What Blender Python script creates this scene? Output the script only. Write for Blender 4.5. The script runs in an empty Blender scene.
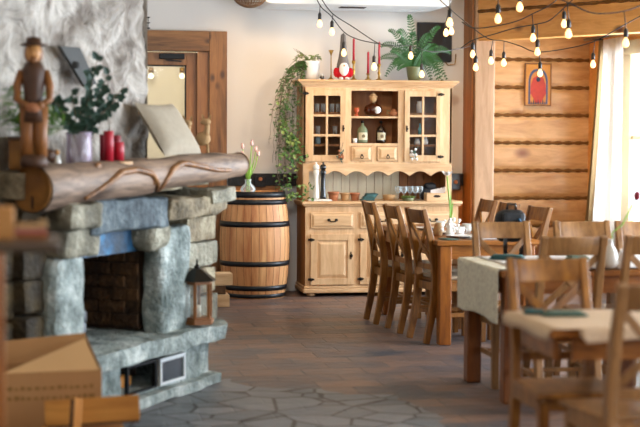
import bpy, bmesh, math, random
from mathutils import Vector, Matrix, noise, Euler
PI=math.pi
C=bpy.context.scene.collection
sc=bpy.context.scene
R=math.radians
# ------------------------------------------------------------------ materials
def lin(h):
    h=h.lstrip('#'); o=[]
    for i in (0,2,4):
        c=int(h[i:i+2],16)/255; o.append(c/12.92 if c<=.04045 else ((c+.055)/1.055)**2.4)
    return (*o,1)
def newmat(n):
    m=bpy.data.materials.new(n); m.use_nodes=True; nt=m.node_tree
    return m,nt,nt.nodes['Principled BSDF']
def mat(n,col,rough=.6,metal=0,var=.12,scale=14,bump=.0,spec=.5,trans=0,coat=0):
    m,nt,b=newmat(n); c=lin(col)
    b.inputs['Roughness'].default_value=rough; b.inputs['Metallic'].default_value=metal
    b.inputs['Specular IOR Level'].default_value=spec
    if trans: b.inputs['Transmission Weight'].default_value=trans
    if coat: b.inputs['Coat Weight'].default_value=coat
    tc=nt.nodes.new('ShaderNodeTexCoord'); nz=nt.nodes.new('ShaderNodeTexNoise'); nz.inputs['Scale'].default_value=scale; nz.inputs['Detail'].default_value=4
    nt.links.new(tc.outputs['Object'],nz.inputs['Vector'])
    mx=nt.nodes.new('ShaderNodeMix'); mx.data_type='RGBA'
    mx.inputs[6].default_value=tuple(v*(1-var) for v in c[:3])+(1,); mx.inputs[7].default_value=tuple(min(1,v*(1+var)) for v in c[:3])+(1,)
    nt.links.new(nz.outputs['Fac'],mx.inputs[0]); nt.links.new(mx.outputs[2],b.inputs['Base Color'])
    if bump:
        bp=nt.nodes.new('ShaderNodeBump'); bp.inputs['Strength'].default_value=bump; bp.inputs['Distance'].default_value=.01
        nt.links.new(nz.outputs['Fac'],bp.inputs['Height']); nt.links.new(bp.outputs[0],b.inputs['Normal'])
    return m
def wood(n,a,b2,stretch=(6,6,1),scale=5,rough=.45,knots=0,rnd=.12,bump=.15,dark=None,coords='Object'):
    m,nt,b=newmat(n); L=nt.links.new; N=nt.nodes.new
    tc=N('ShaderNodeTexCoord'); mp=N('ShaderNodeMapping'); mp.inputs['Scale'].default_value=stretch
    L(tc.outputs[coords],mp.inputs['Vector'])
    n1=N('ShaderNodeTexNoise'); n1.inputs['Scale'].default_value=scale; n1.inputs['Detail'].default_value=6; n1.inputs['Roughness'].default_value=.62; n1.inputs['Distortion'].default_value=.6
    L(mp.outputs[0],n1.inputs['Vector'])
    n2=N('ShaderNodeTexNoise'); n2.inputs['Scale'].default_value=scale*.28; n2.inputs['Detail'].default_value=2
    L(mp.outputs[0],n2.inputs['Vector'])
    ad=N('ShaderNodeMath'); ad.operation='MULTIPLY_ADD'; ad.inputs[1].default_value=.55; L(n1.outputs['Fac'],ad.inputs[0])
    m2=N('ShaderNodeMath'); m2.operation='MULTIPLY'; m2.inputs[1].default_value=.45; L(n2.outputs['Fac'],m2.inputs[0]); L(m2.outputs[0],ad.inputs[2])
    cr=N('ShaderNodeValToRGB'); cr.color_ramp.elements[0].position=.36; cr.color_ramp.elements[1].position=.64
    cr.color_ramp.elements[0].color=lin(a); cr.color_ramp.elements[1].color=lin(b2)
    L(ad.outputs[0],cr.inputs[0]); out=cr.outputs[0]
    if knots:
        v=N('ShaderNodeTexVoronoi'); v.inputs['Scale'].default_value=knots
        mp2=N('ShaderNodeMapping'); mp2.inputs['Scale'].default_value=tuple(1 if s<=1.01 else 1.7 for s in stretch); L(tc.outputs[coords],mp2.inputs['Vector']); L(mp2.outputs[0],v.inputs['Vector'])
        c2=N('ShaderNodeValToRGB'); c2.color_ramp.elements[0].position=.06; c2.color_ramp.elements[1].position=.16
        c2.color_ramp.elements[0].color=(0,0,0,1); c2.color_ramp.elements[1].color=(1,1,1,1); L(v.outputs['Distance'],c2.inputs[0])
        mk=N('ShaderNodeMix'); mk.data_type='RGBA'; mk.inputs[6].default_value=lin(dark or '#4a2a12'); L(c2.outputs[0],mk.inputs[0]); L(out,mk.inputs[7]); out=mk.outputs[2]
    oi=N('ShaderNodeObjectInfo'); hs=N('ShaderNodeHueSaturation')
    mr=N('ShaderNodeMapRange'); mr.inputs[3].default_value=1-rnd; mr.inputs[4].default_value=1+rnd; L(oi.outputs['Random'],mr.inputs[0]); L(mr.outputs[0],hs.inputs['Value'])
    L(out,hs.inputs['Color']); L(hs.outputs[0],b.inputs['Base Color'])
    b.inputs['Roughness'].default_value=rough
    bp=N('ShaderNodeBump'); bp.inputs['Strength'].default_value=bump; bp.inputs['Distance'].default_value=.004; L(n1.outputs['Fac'],bp.inputs['Height']); L(bp.outputs[0],b.inputs['Normal'])
    return m
def stone(n,a,b2,c3,scale=3,rough=.75,bump=.6):
    m,nt,b=newmat(n); L=nt.links.new; N=nt.nodes.new
    tc=N('ShaderNodeTexCoord'); n1=N('ShaderNodeTexNoise'); n1.inputs['Scale'].default_value=scale; n1.inputs['Detail'].default_value=8; n1.inputs['Roughness'].default_value=.65
    L(tc.outputs['Object'],n1.inputs['Vector']); cr=N('ShaderNodeValToRGB'); e=cr.color_ramp.elements
    e[0].position=.33; e[0].color=lin(a); e[1].position=.66; e[1].color=lin(c3); x=cr.color_ramp.elements.new(.5); x.color=lin(b2)
    L(n1.outputs['Fac'],cr.inputs[0]); L(cr.outputs[0],b.inputs['Base Color']); b.inputs['Roughness'].default_value=rough
    n2=N('ShaderNodeTexNoise'); n2.inputs['Scale'].default_value=scale*7; n2.inputs['Detail'].default_value=6; L(tc.outputs['Object'],n2.inputs['Vector'])
    bp=N('ShaderNodeBump'); bp.inputs['Strength'].default_value=bump; bp.inputs['Distance'].default_value=.045; L(n2.outputs['Fac'],bp.inputs['Height']); L(bp.outputs[0],b.inputs['Normal'])
    return m
def emis(n,col,s):
    m,nt,b=newmat(n); b.inputs['Base Color'].default_value=lin(col); b.inputs['Emission Color'].default_value=lin(col); b.inputs['Emission Strength'].default_value=s; return m
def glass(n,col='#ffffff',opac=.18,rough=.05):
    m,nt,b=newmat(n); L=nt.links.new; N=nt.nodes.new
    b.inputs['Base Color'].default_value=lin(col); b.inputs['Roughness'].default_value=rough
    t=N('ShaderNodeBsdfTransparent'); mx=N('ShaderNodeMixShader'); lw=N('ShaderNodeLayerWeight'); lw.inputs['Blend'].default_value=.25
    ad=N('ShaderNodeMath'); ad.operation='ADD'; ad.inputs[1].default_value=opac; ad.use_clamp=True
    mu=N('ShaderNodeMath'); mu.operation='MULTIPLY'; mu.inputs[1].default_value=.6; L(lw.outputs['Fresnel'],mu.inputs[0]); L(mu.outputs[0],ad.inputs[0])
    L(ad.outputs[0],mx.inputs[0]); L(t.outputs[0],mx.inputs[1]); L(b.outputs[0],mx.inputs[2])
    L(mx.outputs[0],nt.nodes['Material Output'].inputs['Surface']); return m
def cloth_mat(n,col,trans=.0,var=.15,scale=90):
    m=mat(n,col,.9,var=var,scale=scale,bump=.3,spec=.2)
    if trans:
        nt=m.node_tree; L=nt.links.new; N=nt.nodes.new; t=N('ShaderNodeBsdfTranslucent'); t.inputs[0].default_value=lin(col)
        mx=N('ShaderNodeMixShader'); mx.inputs[0].default_value=trans
        L(nt.nodes['Principled BSDF'].outputs[0],mx.inputs[1]); L(t.outputs[0],mx.inputs[2]); L(mx.outputs[0],nt.nodes['Material Output'].inputs['Surface'])
    return m
M={}
M['chair']=wood('chair_wood','#63380d','#a46c2a',(9,9,1.2),4,.38,rnd=.15)
M['chairp']=wood('pale_chair_wood','#775029','#ad7c49',(9,9,1.2),4,.38,rnd=.1)
M['table']=wood('table_wood','#703c0e','#b5712c',(1.2,8,8),4,.35,rnd=.08)
M['tleg']=wood('table_leg_wood','#70390c','#a9641f',(8,8,1.2),4,.38,rnd=.08)
M['darkleg']=wood('dark_table_leg_wood','#5e3010','#8f5220',(8,8,1.2),4,.4,rnd=.05)
M['pine']=wood('hutch_pine','#c1976a','#e2bf94',(7,7,1),4,.5,knots=0,rnd=.03,bump=.08)
M['pineh']=wood('hutch_pine_across','#c1976a','#e2bf94',(1,7,7),4,.5,rnd=.03,bump=.08)
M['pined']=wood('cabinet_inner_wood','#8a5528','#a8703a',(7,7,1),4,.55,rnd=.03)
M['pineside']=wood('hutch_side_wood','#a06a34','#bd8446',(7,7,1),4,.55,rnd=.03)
M['bead']=wood('beadboard_paint','#cfc4a6','#e6dcc0',(9,9,1),3,.6,rnd=.04)
M['barrel']=wood('barrel_oak','#a8683a','#d6a36c',(10,10,1),2.2,.55,rnd=0,bump=.3)
M['trim']=wood('door_trim_wood','#5c3818','#a06c3a',(10,10,1),3,.5,knots=3,rnd=.04)
M['trimh']=wood('door_trim_wood_across','#5c3818','#a06c3a',(1,10,10),3,.5,knots=3,rnd=.04)
M['door']=wood('door_leaf_wood','#7a4c24','#a8703a',(10,10,1),3,.45,rnd=.02)
M['log']=wood('wall_log_wood','#ad7b44','#e3b985',(1,5,5),2.6,.33,knots=1.3,rnd=.0,dark='#8a5226')
M['logy']=wood('beam_log_wood','#c9822f','#f0b468',(1,6,6),3,.45,knots=2,rnd=.03,dark='#7a4212')
M['post']=wood('planed_post_wood','#94704f','#ba9472',(7,7,.9),3,.5,knots=2.2,rnd=0,dark='#6b4a33')
M['postd']=wood('wainscot_and_shaded_post_wood','#7d4a1c','#b8722f',(7,7,.9),3,.5,rnd=0)  # wainscot brown, and the post's left face with shade in the colour
M['mantel']=wood('mantel_log_wood','#432f22','#a0846e',(1,7,7),5,.6,knots=2,rnd=0,bump=.5,dark='#5a341c')
M['cut']=wood('sawn_end_wood','#653a0a','#8c5a16',(3,3,3),3,.7,rnd=0)
M['crack']=mat('dark_cleft','#2c1a10',.9)
M['jute']=mat('jute_caulk','#7d5426',.95,scale=160,var=.6,bump=1)
M['blackm']=mat('black_iron','#15171a',.45,.6)
M['band']=mat('barrel_hoop_black','#14181d',.4,.3)
M['brass']=mat('brass','#a5803a',.3,1)
M['iron']=mat('dark_bronze_hardware','#2c2823',.4,.8)
M['bulbsock']=mat('socket_plastic','#2a231e',.5)
M['bulb']=emis('lit_bulb_glass','#ffcf8c',2.6)
M['red']=mat('red_wax','#b0122a',.45)
M['redd']=mat('dark_red_wax','#8a1026',.5)
M['white']=mat('white_ceramic','#e6e4de',.25,coat=.3,var=.03)
M['potw']=mat('white_pot_glaze','#dcdfe0',.5,var=.05)
M['lid']=mat('black_gloss','#15161a',.25,coat=.4)
M['wglass']=glass('clear_glass','#dfe8ea',.12)
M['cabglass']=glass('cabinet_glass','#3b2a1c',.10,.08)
M['winglass']=glass('window_glass','#e8f0f4',.04)
M['vglass']=glass('lilac_glass','#cfc0d0',.3,.1)
M['amber']=mat('amber_glass','#5a2409',.12,trans=.5,coat=.3)
M['green']=mat('fern_leaf_green','#2a5a1e',.5,var=.35,scale=25)
M['ivy']=mat('ivy_leaf_green','#446b30',.5,var=.45,scale=30)
M['ivyl']=mat('pale_leaf_green','#7f9450',.5,var=.3,scale=30)
M['euc']=mat('grey_green_leaf','#2d4a3c',.5,var=.35,scale=30)
M['stem']=mat('plant_stem_brown','#5a4630',.8)
M['stemg']=mat('flower_stem_green','#8ab648',.5)
M['tulip']=mat('blush_tulip_petal','#ecc4bc',.6,var=.12,scale=40)
M['petal']=mat('white_petal','#f4f0ec',.6,var=.04)
M['olive']=mat('olive_pot_glaze','#6d7250',.45)
M['terra']=mat('terracotta','#a86c48',.8,bump=.2)
M['cork']=mat('pale_wicker','#b89468',.85,bump=.4,scale=60)
M['teal']=cloth_mat('teal_cloth','#3f5f60')
M['sage']=cloth_mat('sage_green_napkin','#5d7164')
M['linen']=cloth_mat('natural_linen_cover','#ecd5c0',var=.45,scale=45)
M['pillow']=cloth_mat('beige_cushion_fabric','#a89c8a',var=.12,scale=30)
M['wcloth']=cloth_mat('white_table_linen','#e4dedb',var=.05)
M['beigecl']=cloth_mat('sand_table_linen','#d2b596',var=.1,scale=60)
M['curtain']=cloth_mat('sheer_cream_curtain','#f1eeea',trans=.55,var=.04)
M['curtainb']=cloth_mat('beige_curtain_border','#8d7350',trans=.15,var=.06)
M['pad']=cloth_mat('grey_seat_pad_fabric','#b6a48c',var=.1)
M['bag']=mat('black_nylon','#101218',.6,bump=.3,scale=60)
M['winf']=mat('window_frame_paint','#b8a27c',.5,var=.06)
M['cream']=mat('cream_paint','#ddd2bb',.5,var=.04)
M['plastic']=mat('air_conditioner_white','#dfe3e4',.4,var=.02)
M['slate']=mat('black_slate','#33322f',.7,bump=.2)
M['card']=mat('corrugated_cardboard','#a8794a',.85,var=.08,scale=5)
M['cardd']=mat('cardboard_print','#86602f',.9)
M['cardl']=mat('pale_cardboard','#c59a68',.85,var=.08,scale=5)
M['bark']=mat('split_wood_bark','#5b3c22',.9,var=.4,scale=30,bump=.6)
M['split']=wood('split_firewood','#a8661f','#d89440',(8,8,1),3,.7,rnd=.15)
M['ash']=stone('burnt_wood_ash','#2a2826','#6c7078','#b0b4bb',6)
M['st_pale']=stone('pale_blue_grey_stone','#58635f','#98a29e','#d3d8d2',5.5)
M['st_grey']=stone('grey_field_stone','#4c473a','#857f6c','#b8b29e',5)
M['st_brown']=stone('brown_field_stone','#171007','#31250f','#54421f',5)
M['st_warm']=stone('ochre_field_stone','#4a3e28','#85755a','#b5a98c',5)
M['fire']=stone('sooty_firebrick','#1c130a','#3a2716','#5e4226',5,.9)
M['brickf']=stone('sooty_red_brick','#2b1a0e','#4d3218','#6d4a26',5,.9)
M['bluem']=stone('mottled_blue','#06121c','#0f3f5f','#1c6f9e',6,.5,.2)
M['skin']=mat('carved_wood_face','#c0874a',.55)
M['carv1']=mat('carved_wood_dark','#4a2c17',.55,var=.3)
M['carv2']=mat('carved_wood_honey','#8a5526',.5,var=.3)
M['gnomeg']=cloth_mat('grey_felt','#77706b'); M['gnomer']=cloth_mat('red_felt','#b81a24'); M['beard']=mat('white_fleece','#e8e2dc',.9,bump=.5,scale=60)
M['paper']=mat('bottle_label_paper','#cfc6a8',.8)
M['rattan']=mat('rattan_cane','#8c6748',.6)
M['lampg']=emis('lit_globe','#ffe9bd',2.5)
# plaster of the chimney: swirling relief
def plaster():
    m,nt,b=newmat('rough_swirled_plaster'); L=nt.links.new; N=nt.nodes.new
    tc=N('ShaderNodeTexCoord'); n1=N('ShaderNodeTexNoise'); n1.inputs['Scale'].default_value=2.2; n1.inputs['Detail'].default_value=5; n1.inputs['Distortion'].default_value=2.2
    L(tc.outputs['Object'],n1.inputs['Vector'])
    cr=N('ShaderNodeValToRGB'); e=cr.color_ramp.elements; e[0].position=.34; e[0].color=lin('#7d7268'); e[1].position=.6; e[1].color=lin('#c2bab0')
    L(n1.outputs['Fac'],cr.inputs[0]); L(cr.outputs[0],b.inputs['Base Color']); b.inputs['Roughness'].default_value=.8
    n2=N('ShaderNodeTexNoise'); n2.inputs['Scale'].default_value=5; n2.inputs['Detail'].default_value=5; n2.inputs['Distortion'].default_value=3; L(tc.outputs['Object'],n2.inputs['Vector'])
    bp=N('ShaderNodeBump'); bp.inputs['Strength'].default_value=.8; bp.inputs['Distance'].default_value=.06; L(n2.outputs['Fac'],bp.inputs['Height']); L(bp.outputs[0],b.inputs['Normal'])
    return m
M['plaster']=plaster()
M['wall']=mat('painted_plaster_wall','#e4dfd9',.85,var=.03,scale=3,bump=.15)
M['wallin']=mat('corridor_cream_paint','#e2dccb',.8,var=.04,scale=2)
M['ceil']=mat('ceiling_boards_paint','#c9b79b',.8,var=.05,scale=2)
# floor: slate tiles + crazy paving round the hearth
def floor_mat():
    m,nt,b=newmat('slate_tile_floor'); L=nt.links.new; N=nt.nodes.new
    tc=N('ShaderNodeTexCoord'); P=tc.outputs['Object']
    dn=N('ShaderNodeTexNoise'); dn.inputs['Scale'].default_value=1.8; L(P,dn.inputs['Vector'])
    br=N('ShaderNodeTexBrick'); br.inputs['Scale'].default_value=1; br.inputs['Brick Width'].default_value=.40; br.inputs['Row Height'].default_value=.24; br.inputs['Mortar Size'].default_value=.008; br.inputs['Mortar Smooth'].default_value=.3
    br.inputs['Color1'].default_value=lin('#856655'); br.inputs['Color2'].default_value=lin('#40464f'); br.inputs['Mortar'].default_value=lin('#4a4340'); br.inputs['Bias'].default_value=0
    L(P,br.inputs['Vector'])
    n1=N('ShaderNodeTexNoise'); n1.inputs['Scale'].default_value=2.6; n1.inputs['Detail'].default_value=8; n1.inputs['Roughness'].default_value=.7; L(P,n1.inputs['Vector'])
    cr=N('ShaderNodeValToRGB'); e=cr.color_ramp.elements; e[0].position=.42; e[0].color=lin('#424b56'); e[1].position=.58; e[1].color=lin('#8a6a58'); L(n1.outputs['Fac'],cr.inputs[0])
    mx=N('ShaderNodeMix'); mx.data_type='RGBA'; mx.inputs[0].default_value=.4; L(br.outputs['Color'],mx.inputs[6]); L(cr.outputs[0],mx.inputs[7])
    # crazy paving
    v=N('ShaderNodeTexVoronoi'); v.feature='DISTANCE_TO_EDGE'; v.inputs['Scale'].default_value=3.4
    v2=N('ShaderNodeTexVoronoi'); v2.inputs['Scale'].default_value=3.4
    L(P,v.inputs['Vector']); L(P,v2.inputs['Vector'])
    bw=N('ShaderNodeRGBToBW'); L(v2.outputs['Color'],bw.inputs[0])
    c2=N('ShaderNodeValToRGB'); e=c2.color_ramp.elements; e[0].color=lin('#5c6369'); e[1].color=lin('#86868a'); L(bw.outputs[0],c2.inputs[0])
    ed=N('ShaderNodeValToRGB'); e=ed.color_ramp.elements; e[0].position=.015; e[0].color=(0,0,0,1); e[1].position=.04; e[1].color=(1,1,1,1); L(v.outputs['Distance'],ed.inputs[0])
    m3=N('ShaderNodeMix'); m3.data_type='RGBA'; m3.inputs[6].default_value=lin('#332c28'); L(ed.outputs[0],m3.inputs[0]); L(c2.outputs[0],m3.inputs[7])
    # mask: distance from the hearth
    vm=N('ShaderNodeVectorMath'); vm.operation='DISTANCE'; vm.inputs[1].default_value=(.6,7.9,0); L(P,vm.inputs[0])
    ns=N('ShaderNodeMath'); ns.operation='MULTIPLY_ADD'; ns.inputs[1].default_value=1.3; L(dn.outputs['Fac'],ns.inputs[0]); L(vm.outputs['Value'],ns.inputs[2])
    mk=N('ShaderNodeMath'); mk.operation='LESS_THAN'; mk.inputs[1].default_value=2.0; L(ns.outputs[0],mk.inputs[0])
    m4=N('ShaderNodeMix'); m4.data_type='RGBA'; L(mk.outputs[0],m4.inputs[0]); L(mx.outputs[2],m4.inputs[6]); L(m3.outputs[2],m4.inputs[7]); L(m4.outputs[2],b.inputs['Base Color'])
    rr=N('ShaderNodeMapRange'); rr.inputs[3].default_value=.27; rr.inputs[4].default_value=.6; L(n1.outputs['Fac'],rr.inputs[0]); L(rr.outputs[0],b.inputs['Roughness'])
    bp=N('ShaderNodeBump'); bp.inputs['Strength'].default_value=.6; bp.inputs['Distance'].default_value=.015
    n4=N('ShaderNodeTexNoise'); n4.inputs['Scale'].default_value=9; n4.inputs['Detail'].default_value=5; L(P,n4.inputs['Vector'])
    mb=N('ShaderNodeMath'); mb.operation='MULTIPLY_ADD'; mb.inputs[1].default_value=-.6; L(br.outputs['Fac'],mb.inputs[0]); L(n4.outputs['Fac'],mb.inputs[2]); L(mb.outputs[0],bp.inputs['Height']); L(bp.outputs[0],b.inputs['Normal'])
    return m
M['floor']=floor_mat()
# ------------------------------------------------------------------ mesh builder
class MB:
    def __init__(s): s.v=[]; s.f=[]; s.sm=[]
    def add(s,vs,fs,smooth=False,mx=None):
        o=len(s.v)
        for p in vs: s.v.append(tuple(mx@Vector(p)) if mx else tuple(p))
        for f in fs: s.f.append(tuple(i+o for i in f)); s.sm.append(smooth)
        return s
    def box(s,x0,x1,y0,y1,z0,z1,mx=None):
        return s.add([(x0,y0,z0),(x1,y0,z0),(x1,y1,z0),(x0,y1,z0),(x0,y0,z1),(x1,y0,z1),(x1,y1,z1),(x0,y1,z1)],
            [(0,3,2,1),(4,5,6,7),(0,1,5,4),(1,2,6,5),(2,3,7,6),(3,0,4,7)],False,mx)
    def bar(s,p,q,w,d,up=(0,0,1)):   # rectangular bar from p to q; w along side, d along third axis
        p=Vector(p);q=Vector(q);a=(q-p);l=a.length;a.normalize();u=Vector(up)
        if abs(a.dot(u))>.98:u=Vector((0,1,0))
        sd=a.cross(u).normalized();t=sd.cross(a)
        m=Matrix((( sd.x,t.x,a.x,p.x),(sd.y,t.y,a.y,p.y),(sd.z,t.z,a.z,p.z),(0,0,0,1)))
        return s.box(-w/2,w/2,-d/2,d/2,0,l,m)
    def lathe(s,prof,n=20,c=(0,0,0),mx=None,caps=True,sm=True):
        vs=[];fs=[]
        for r,z in prof:
            for i in range(n): a=2*PI*i/n; vs.append((c[0]+r*math.cos(a),c[1]+r*math.sin(a),c[2]+z))
        for j in range(len(prof)-1):
            for i in range(n): k=(i+1)%n; fs.append((j*n+i,j*n+k,(j+1)*n+k,(j+1)*n+i))
        s.add(vs,fs,sm,mx)
        if caps:
            o=len(s.v)-len(vs)
            s.f.append(tuple(o+i for i in range(n))[::-1]); s.sm.append(False)
            q=o+(len(prof)-1)*n; s.f.append(tuple(q+i for i in range(n))); s.sm.append(False)
        return s
    def tube(s,pts,r,n=6,caps=True):
        pts=[Vector(p) for p in pts]; rs=r if isinstance(r,(list,tuple)) else [r]*len(pts)
        vs=[];fs=[];prev=None
        for i,p in enumerate(pts):
            d=(pts[min(i+1,len(pts)-1)]-pts[max(i-1,0)]).normalized()
            if prev is None: u=d.orthogonal().normalized()
            else: u=(prev-d*prev.dot(d)); u=u.normalized() if u.length>1e-5 else d.orthogonal().normalized()
            prev=u;w=d.cross(u)
            for k in range(n): a=2*PI*k/n; vs.append(p+(u*math.cos(a)+w*math.sin(a))*rs[i])
        for j in range(len(pts)-1):
            for i in range(n): k=(i+1)%n; fs.append((j*n+i,j*n+k,(j+1)*n+k,(j+1)*n+i))
        o=len(s.v); s.add(vs,fs,True)
        if caps: s.f.append(tuple(o+i for i in range(n))[::-1]); s.sm.append(False); q=o+(len(pts)-1)*n; s.f.append(tuple(q+i for i in range(n))); s.sm.append(False)
        return s
    def sweep(s,pts,w,d,side=(1,0,0)):  # rectangular section swept in a plane perpendicular to side
        pts=[Vector(p) for p in pts]; sd=Vector(side).normalized(); vs=[];fs=[]
        ws=w if isinstance(w,(list,tuple)) else [w]*len(pts); ds=d if isinstance(d,(list,tuple)) else [d]*len(pts)
        for i,p in enumerate(pts):
            t=(pts[min(i+1,len(pts)-1)]-pts[max(i-1,0)]).normalized(); u=sd.cross(t).normalized()
            for a,b in ((-1,-1),(1,-1),(1,1),(-1,1)): vs.append(p+sd*a*ws[i]/2+u*b*ds[i]/2)
        for j in range(len(pts)-1):
            for i in range(4): k=(i+1)%4; fs.append((j*4+i,j*4+k,(j+1)*4+k,(j+1)*4+i))
        n=len(pts)*4; fs+= [(3,2,1,0),(n-4,n-3,n-2,n-1)]
        return s.add(vs,fs)
    def prism(s,poly,a0,a1,axis='z',mx=None):   # poly = 2D outline, extruded along axis
        def P(u,v,w): return {'z':(u,v,w),'y':(u,w,v),'x':(w,u,v)}[axis]
        n=len(poly); vs=[P(u,v,a0) for u,v in poly]+[P(u,v,a1) for u,v in poly]
        fs=[tuple(range(n))[::-1],tuple(range(n,2*n))]+[(i,(i+1)%n,n+(i+1)%n,n+i) for i in range(n)]
        return s.add(vs,fs,False,mx)
    def ell(s,c,r,n=12,m=8,mx=None):
        vs=[];fs=[]; r=(r,r,r) if not isinstance(r,(tuple,list)) else r
        for j in range(1,m):
            t=PI*j/m
            for i in range(n): a=2*PI*i/n; vs.append((c[0]+r[0]*math.sin(t)*math.cos(a),c[1]+r[1]*math.sin(t)*math.sin(a),c[2]-r[2]*math.cos(t)))
        vs+= [(c[0],c[1],c[2]-r[2]),(c[0],c[1],c[2]+r[2])]; b=len(vs)-2;t_=len(vs)-1
        for j in range(m-2):
            for i in range(n): k=(i+1)%n; fs.append((j*n+i,j*n+k,(j+1)*n+k,(j+1)*n+i))
        for i in range(n): k=(i+1)%n; fs.append((b,k,i)); fs.append((t_,(m-2)*n+i,(m-2)*n+k))
        return s.add(vs,fs,True,mx)
    def rock(s,x0,x1,y0,y1,z0,z1,seed=0,amp=.02,n=7,rnd=.35,mx=None,freq=4):
        # a subdivided box, corners rounded, surface roughened
        bm=bmesh.new(); bmesh.ops.create_cube(bm,size=2); bmesh.ops.subdivide_edges(bm,edges=bm.edges[:],cuts=n,use_grid_fill=True)
        h=Vector(((x1-x0)/2,(y1-y0)/2,(z1-z0)/2)); c=Vector(((x0+x1)/2,(y0+y1)/2,(z0+z1)/2)); mn=min(h)
        bm.verts.ensure_lookup_table(); bm.normal_update(); vs=[]
        for v in bm.verts:
            p=Vector((v.co.x*h.x,v.co.y*h.y,v.co.z*h.z)); r=mn*rnd
            q=Vector([max(-h[i]+r,min(h[i]-r,p[i])) for i in range(3)]); d=p-q
            if d.length>1e-6: p=q+d.normalized()*r
            w=c+p; k=noise.noise_vector(w*freq+Vector((seed*7.3,seed*3.1,0)))+.4*noise.noise_vector(w*freq*2.7+Vector((seed,0,9)))
            vs.append(w+k*amp)
        fs=[tuple(v.index for v in f.verts) for f in bm.faces]; bm.free()
        return s.add(vs,fs,False,mx)
    def sheet(s,fn,nu,nv,th=.003):   # fn(u,v) -> point; given thickness with a second skin
        vs=[fn(i/nu,j/nv) for j in range(nv+1) for i in range(nu+1)]
        fs=[(j*(nu+1)+i,j*(nu+1)+i+1,(j+1)*(nu+1)+i+1,(j+1)*(nu+1)+i) for j in range(nv) for i in range(nu)]
        return s.add(vs,fs,True)
    def leaf(s,p,d,up,l,w,fold=.15):
        p=Vector(p);d=Vector(d).normalized();up=Vector(up);sd=d.cross(up)
        sd=sd.normalized() if sd.length>1e-4 else d.orthogonal().normalized(); nn=sd.cross(d)
        a=p;b=p+d*l*.35+sd*w/2+nn*fold*w;c=p+d*l*.75+sd*w*.36+nn*fold*w;e=p+d*l;g=p+d*l*.75-sd*w*.36+nn*fold*w;h=p+d*l*.35-sd*w/2+nn*fold*w;m=p+d*l*.5
        return s.add([a,b,c,e,g,h,m],[(0,1,6),(1,2,6),(2,3,6),(3,4,6),(4,5,6),(5,0,6)],False)
    def build(s,name,m,parent=None,bev=0,seg=2,solid=0,sub=0,label=None):
        me=bpy.data.meshes.new(name); me.from_pydata([tuple(v) for v in s.v],[],s.f); me.update()
        me.polygons.foreach_set('use_smooth',s.sm); me.materials.append(M[m] if isinstance(m,str) else m)
        bm=bmesh.new(); bm.from_mesh(me); bmesh.ops.recalc_face_normals(bm,faces=bm.faces); bm.to_mesh(me); bm.free()
        o=bpy.data.objects.new(name,me); C.objects.link(o)
        if parent: o.parent=parent
        if solid: q=o.modifiers.new('Solid','SOLIDIFY'); q.thickness=solid; q.offset=0
        if bev: q=o.modifiers.new('Bevel','BEVEL'); q.width=bev; q.segments=seg; q.limit_method='ANGLE'; q.angle_limit=R(40)
        if sub: q=o.modifiers.new('Sub','SUBSURF'); q.levels=sub; q.render_levels=sub
        if label: o['label']=label
        return o
def tag(o,label,cat,group=None,kind=None):
    if kind: o['kind']=kind
    if label: o['label']=label
    if cat: o['category']=cat
    if group: o['group']=group
    return o
def thing(name,label,cat,loc=(0,0,0),rz=0,group=None):
    o=bpy.data.objects.new(name,None); C.objects.link(o); o.location=loc; o.rotation_euler=(0,0,rz); o.empty_display_size=.1
    return tag(o,label,cat,group)
def struct(name,mb,m,**k):
    o=mb.build(name,m,**k)
    o['kind']='structure'; return o
def dup(root,loc,rz,label,group=None):
    r=root.copy(); C.objects.link(r); r.location=loc; r.rotation_euler=(0,0,rz); r['label']=label
    if group: r['group']=group
    for ch in list(root.children):
        c=ch.copy(); C.objects.link(c); c.parent=r
        for g in list(ch.children): d=g.copy(); C.objects.link(d); d.parent=c
    return r
# ------------------------------------------------------------------ camera
F=1511.; CH=1.53
cd=bpy.data.cameras.new('camera'); cam=bpy.data.objects.new('camera',cd); C.objects.link(cam); sc.camera=cam
cd.sensor_width=36; cd.lens=85; cd.clip_start=.05; cd.clip_end=200
RM=(Matrix.Rotation(R(-10.2),3,'Z')@Matrix.Rotation(PI/2+R(-3.05),3,'X')@Matrix.Rotation(R(.3),3,'Z'))
cam.matrix_world=Matrix.Translation((0,0,CH))@RM.to_4x4()
cd.dof.use_dof=True; cd.dof.focus_distance=12.6; cd.dof.aperture_fstop=1.9
def ray(px,py): return RM@Vector(((px-320)/F,-(py-213.5)/F,-1))
def Y_(px,py,y): d=ray(px,py); t=y/d.y; return Vector((t*d.x,y,CH+t*d.z))     # the point at room depth y
def Z_(px,py,z): d=ray(px,py); t=(z-CH)/d.z; return Vector((t*d.x,t*d.y,z))
# ------------------------------------------------------------------ room shell
XR=5.6; YB=14.42; XL=-1.75; ZC=2.98
struct('floor',MB().box(XL-.1,XR+.1,-3,15.4,-.1,0),'floor')
struct('ceiling',MB().box(XL-.1,XR+.1,-3,15.4,ZC,ZC+.1),'ceil')
struct('wall_front',MB().box(XL-.1,XR+.1,-3.1,-3,0,ZC),'wall')
struct('wall_left',MB().box(XL-.1,XL,-3,YB,0,ZC),'wall')
DX0,DX1,DZ=.62,1.51,2.30
struct('wall_back',MB().box(XL-.1,DX0,YB,YB+.15,0,ZC).box(DX1,4.24,YB,YB+.15,0,ZC).box(DX0,DX1,YB,YB+.15,DZ,ZC),'wall')
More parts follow.
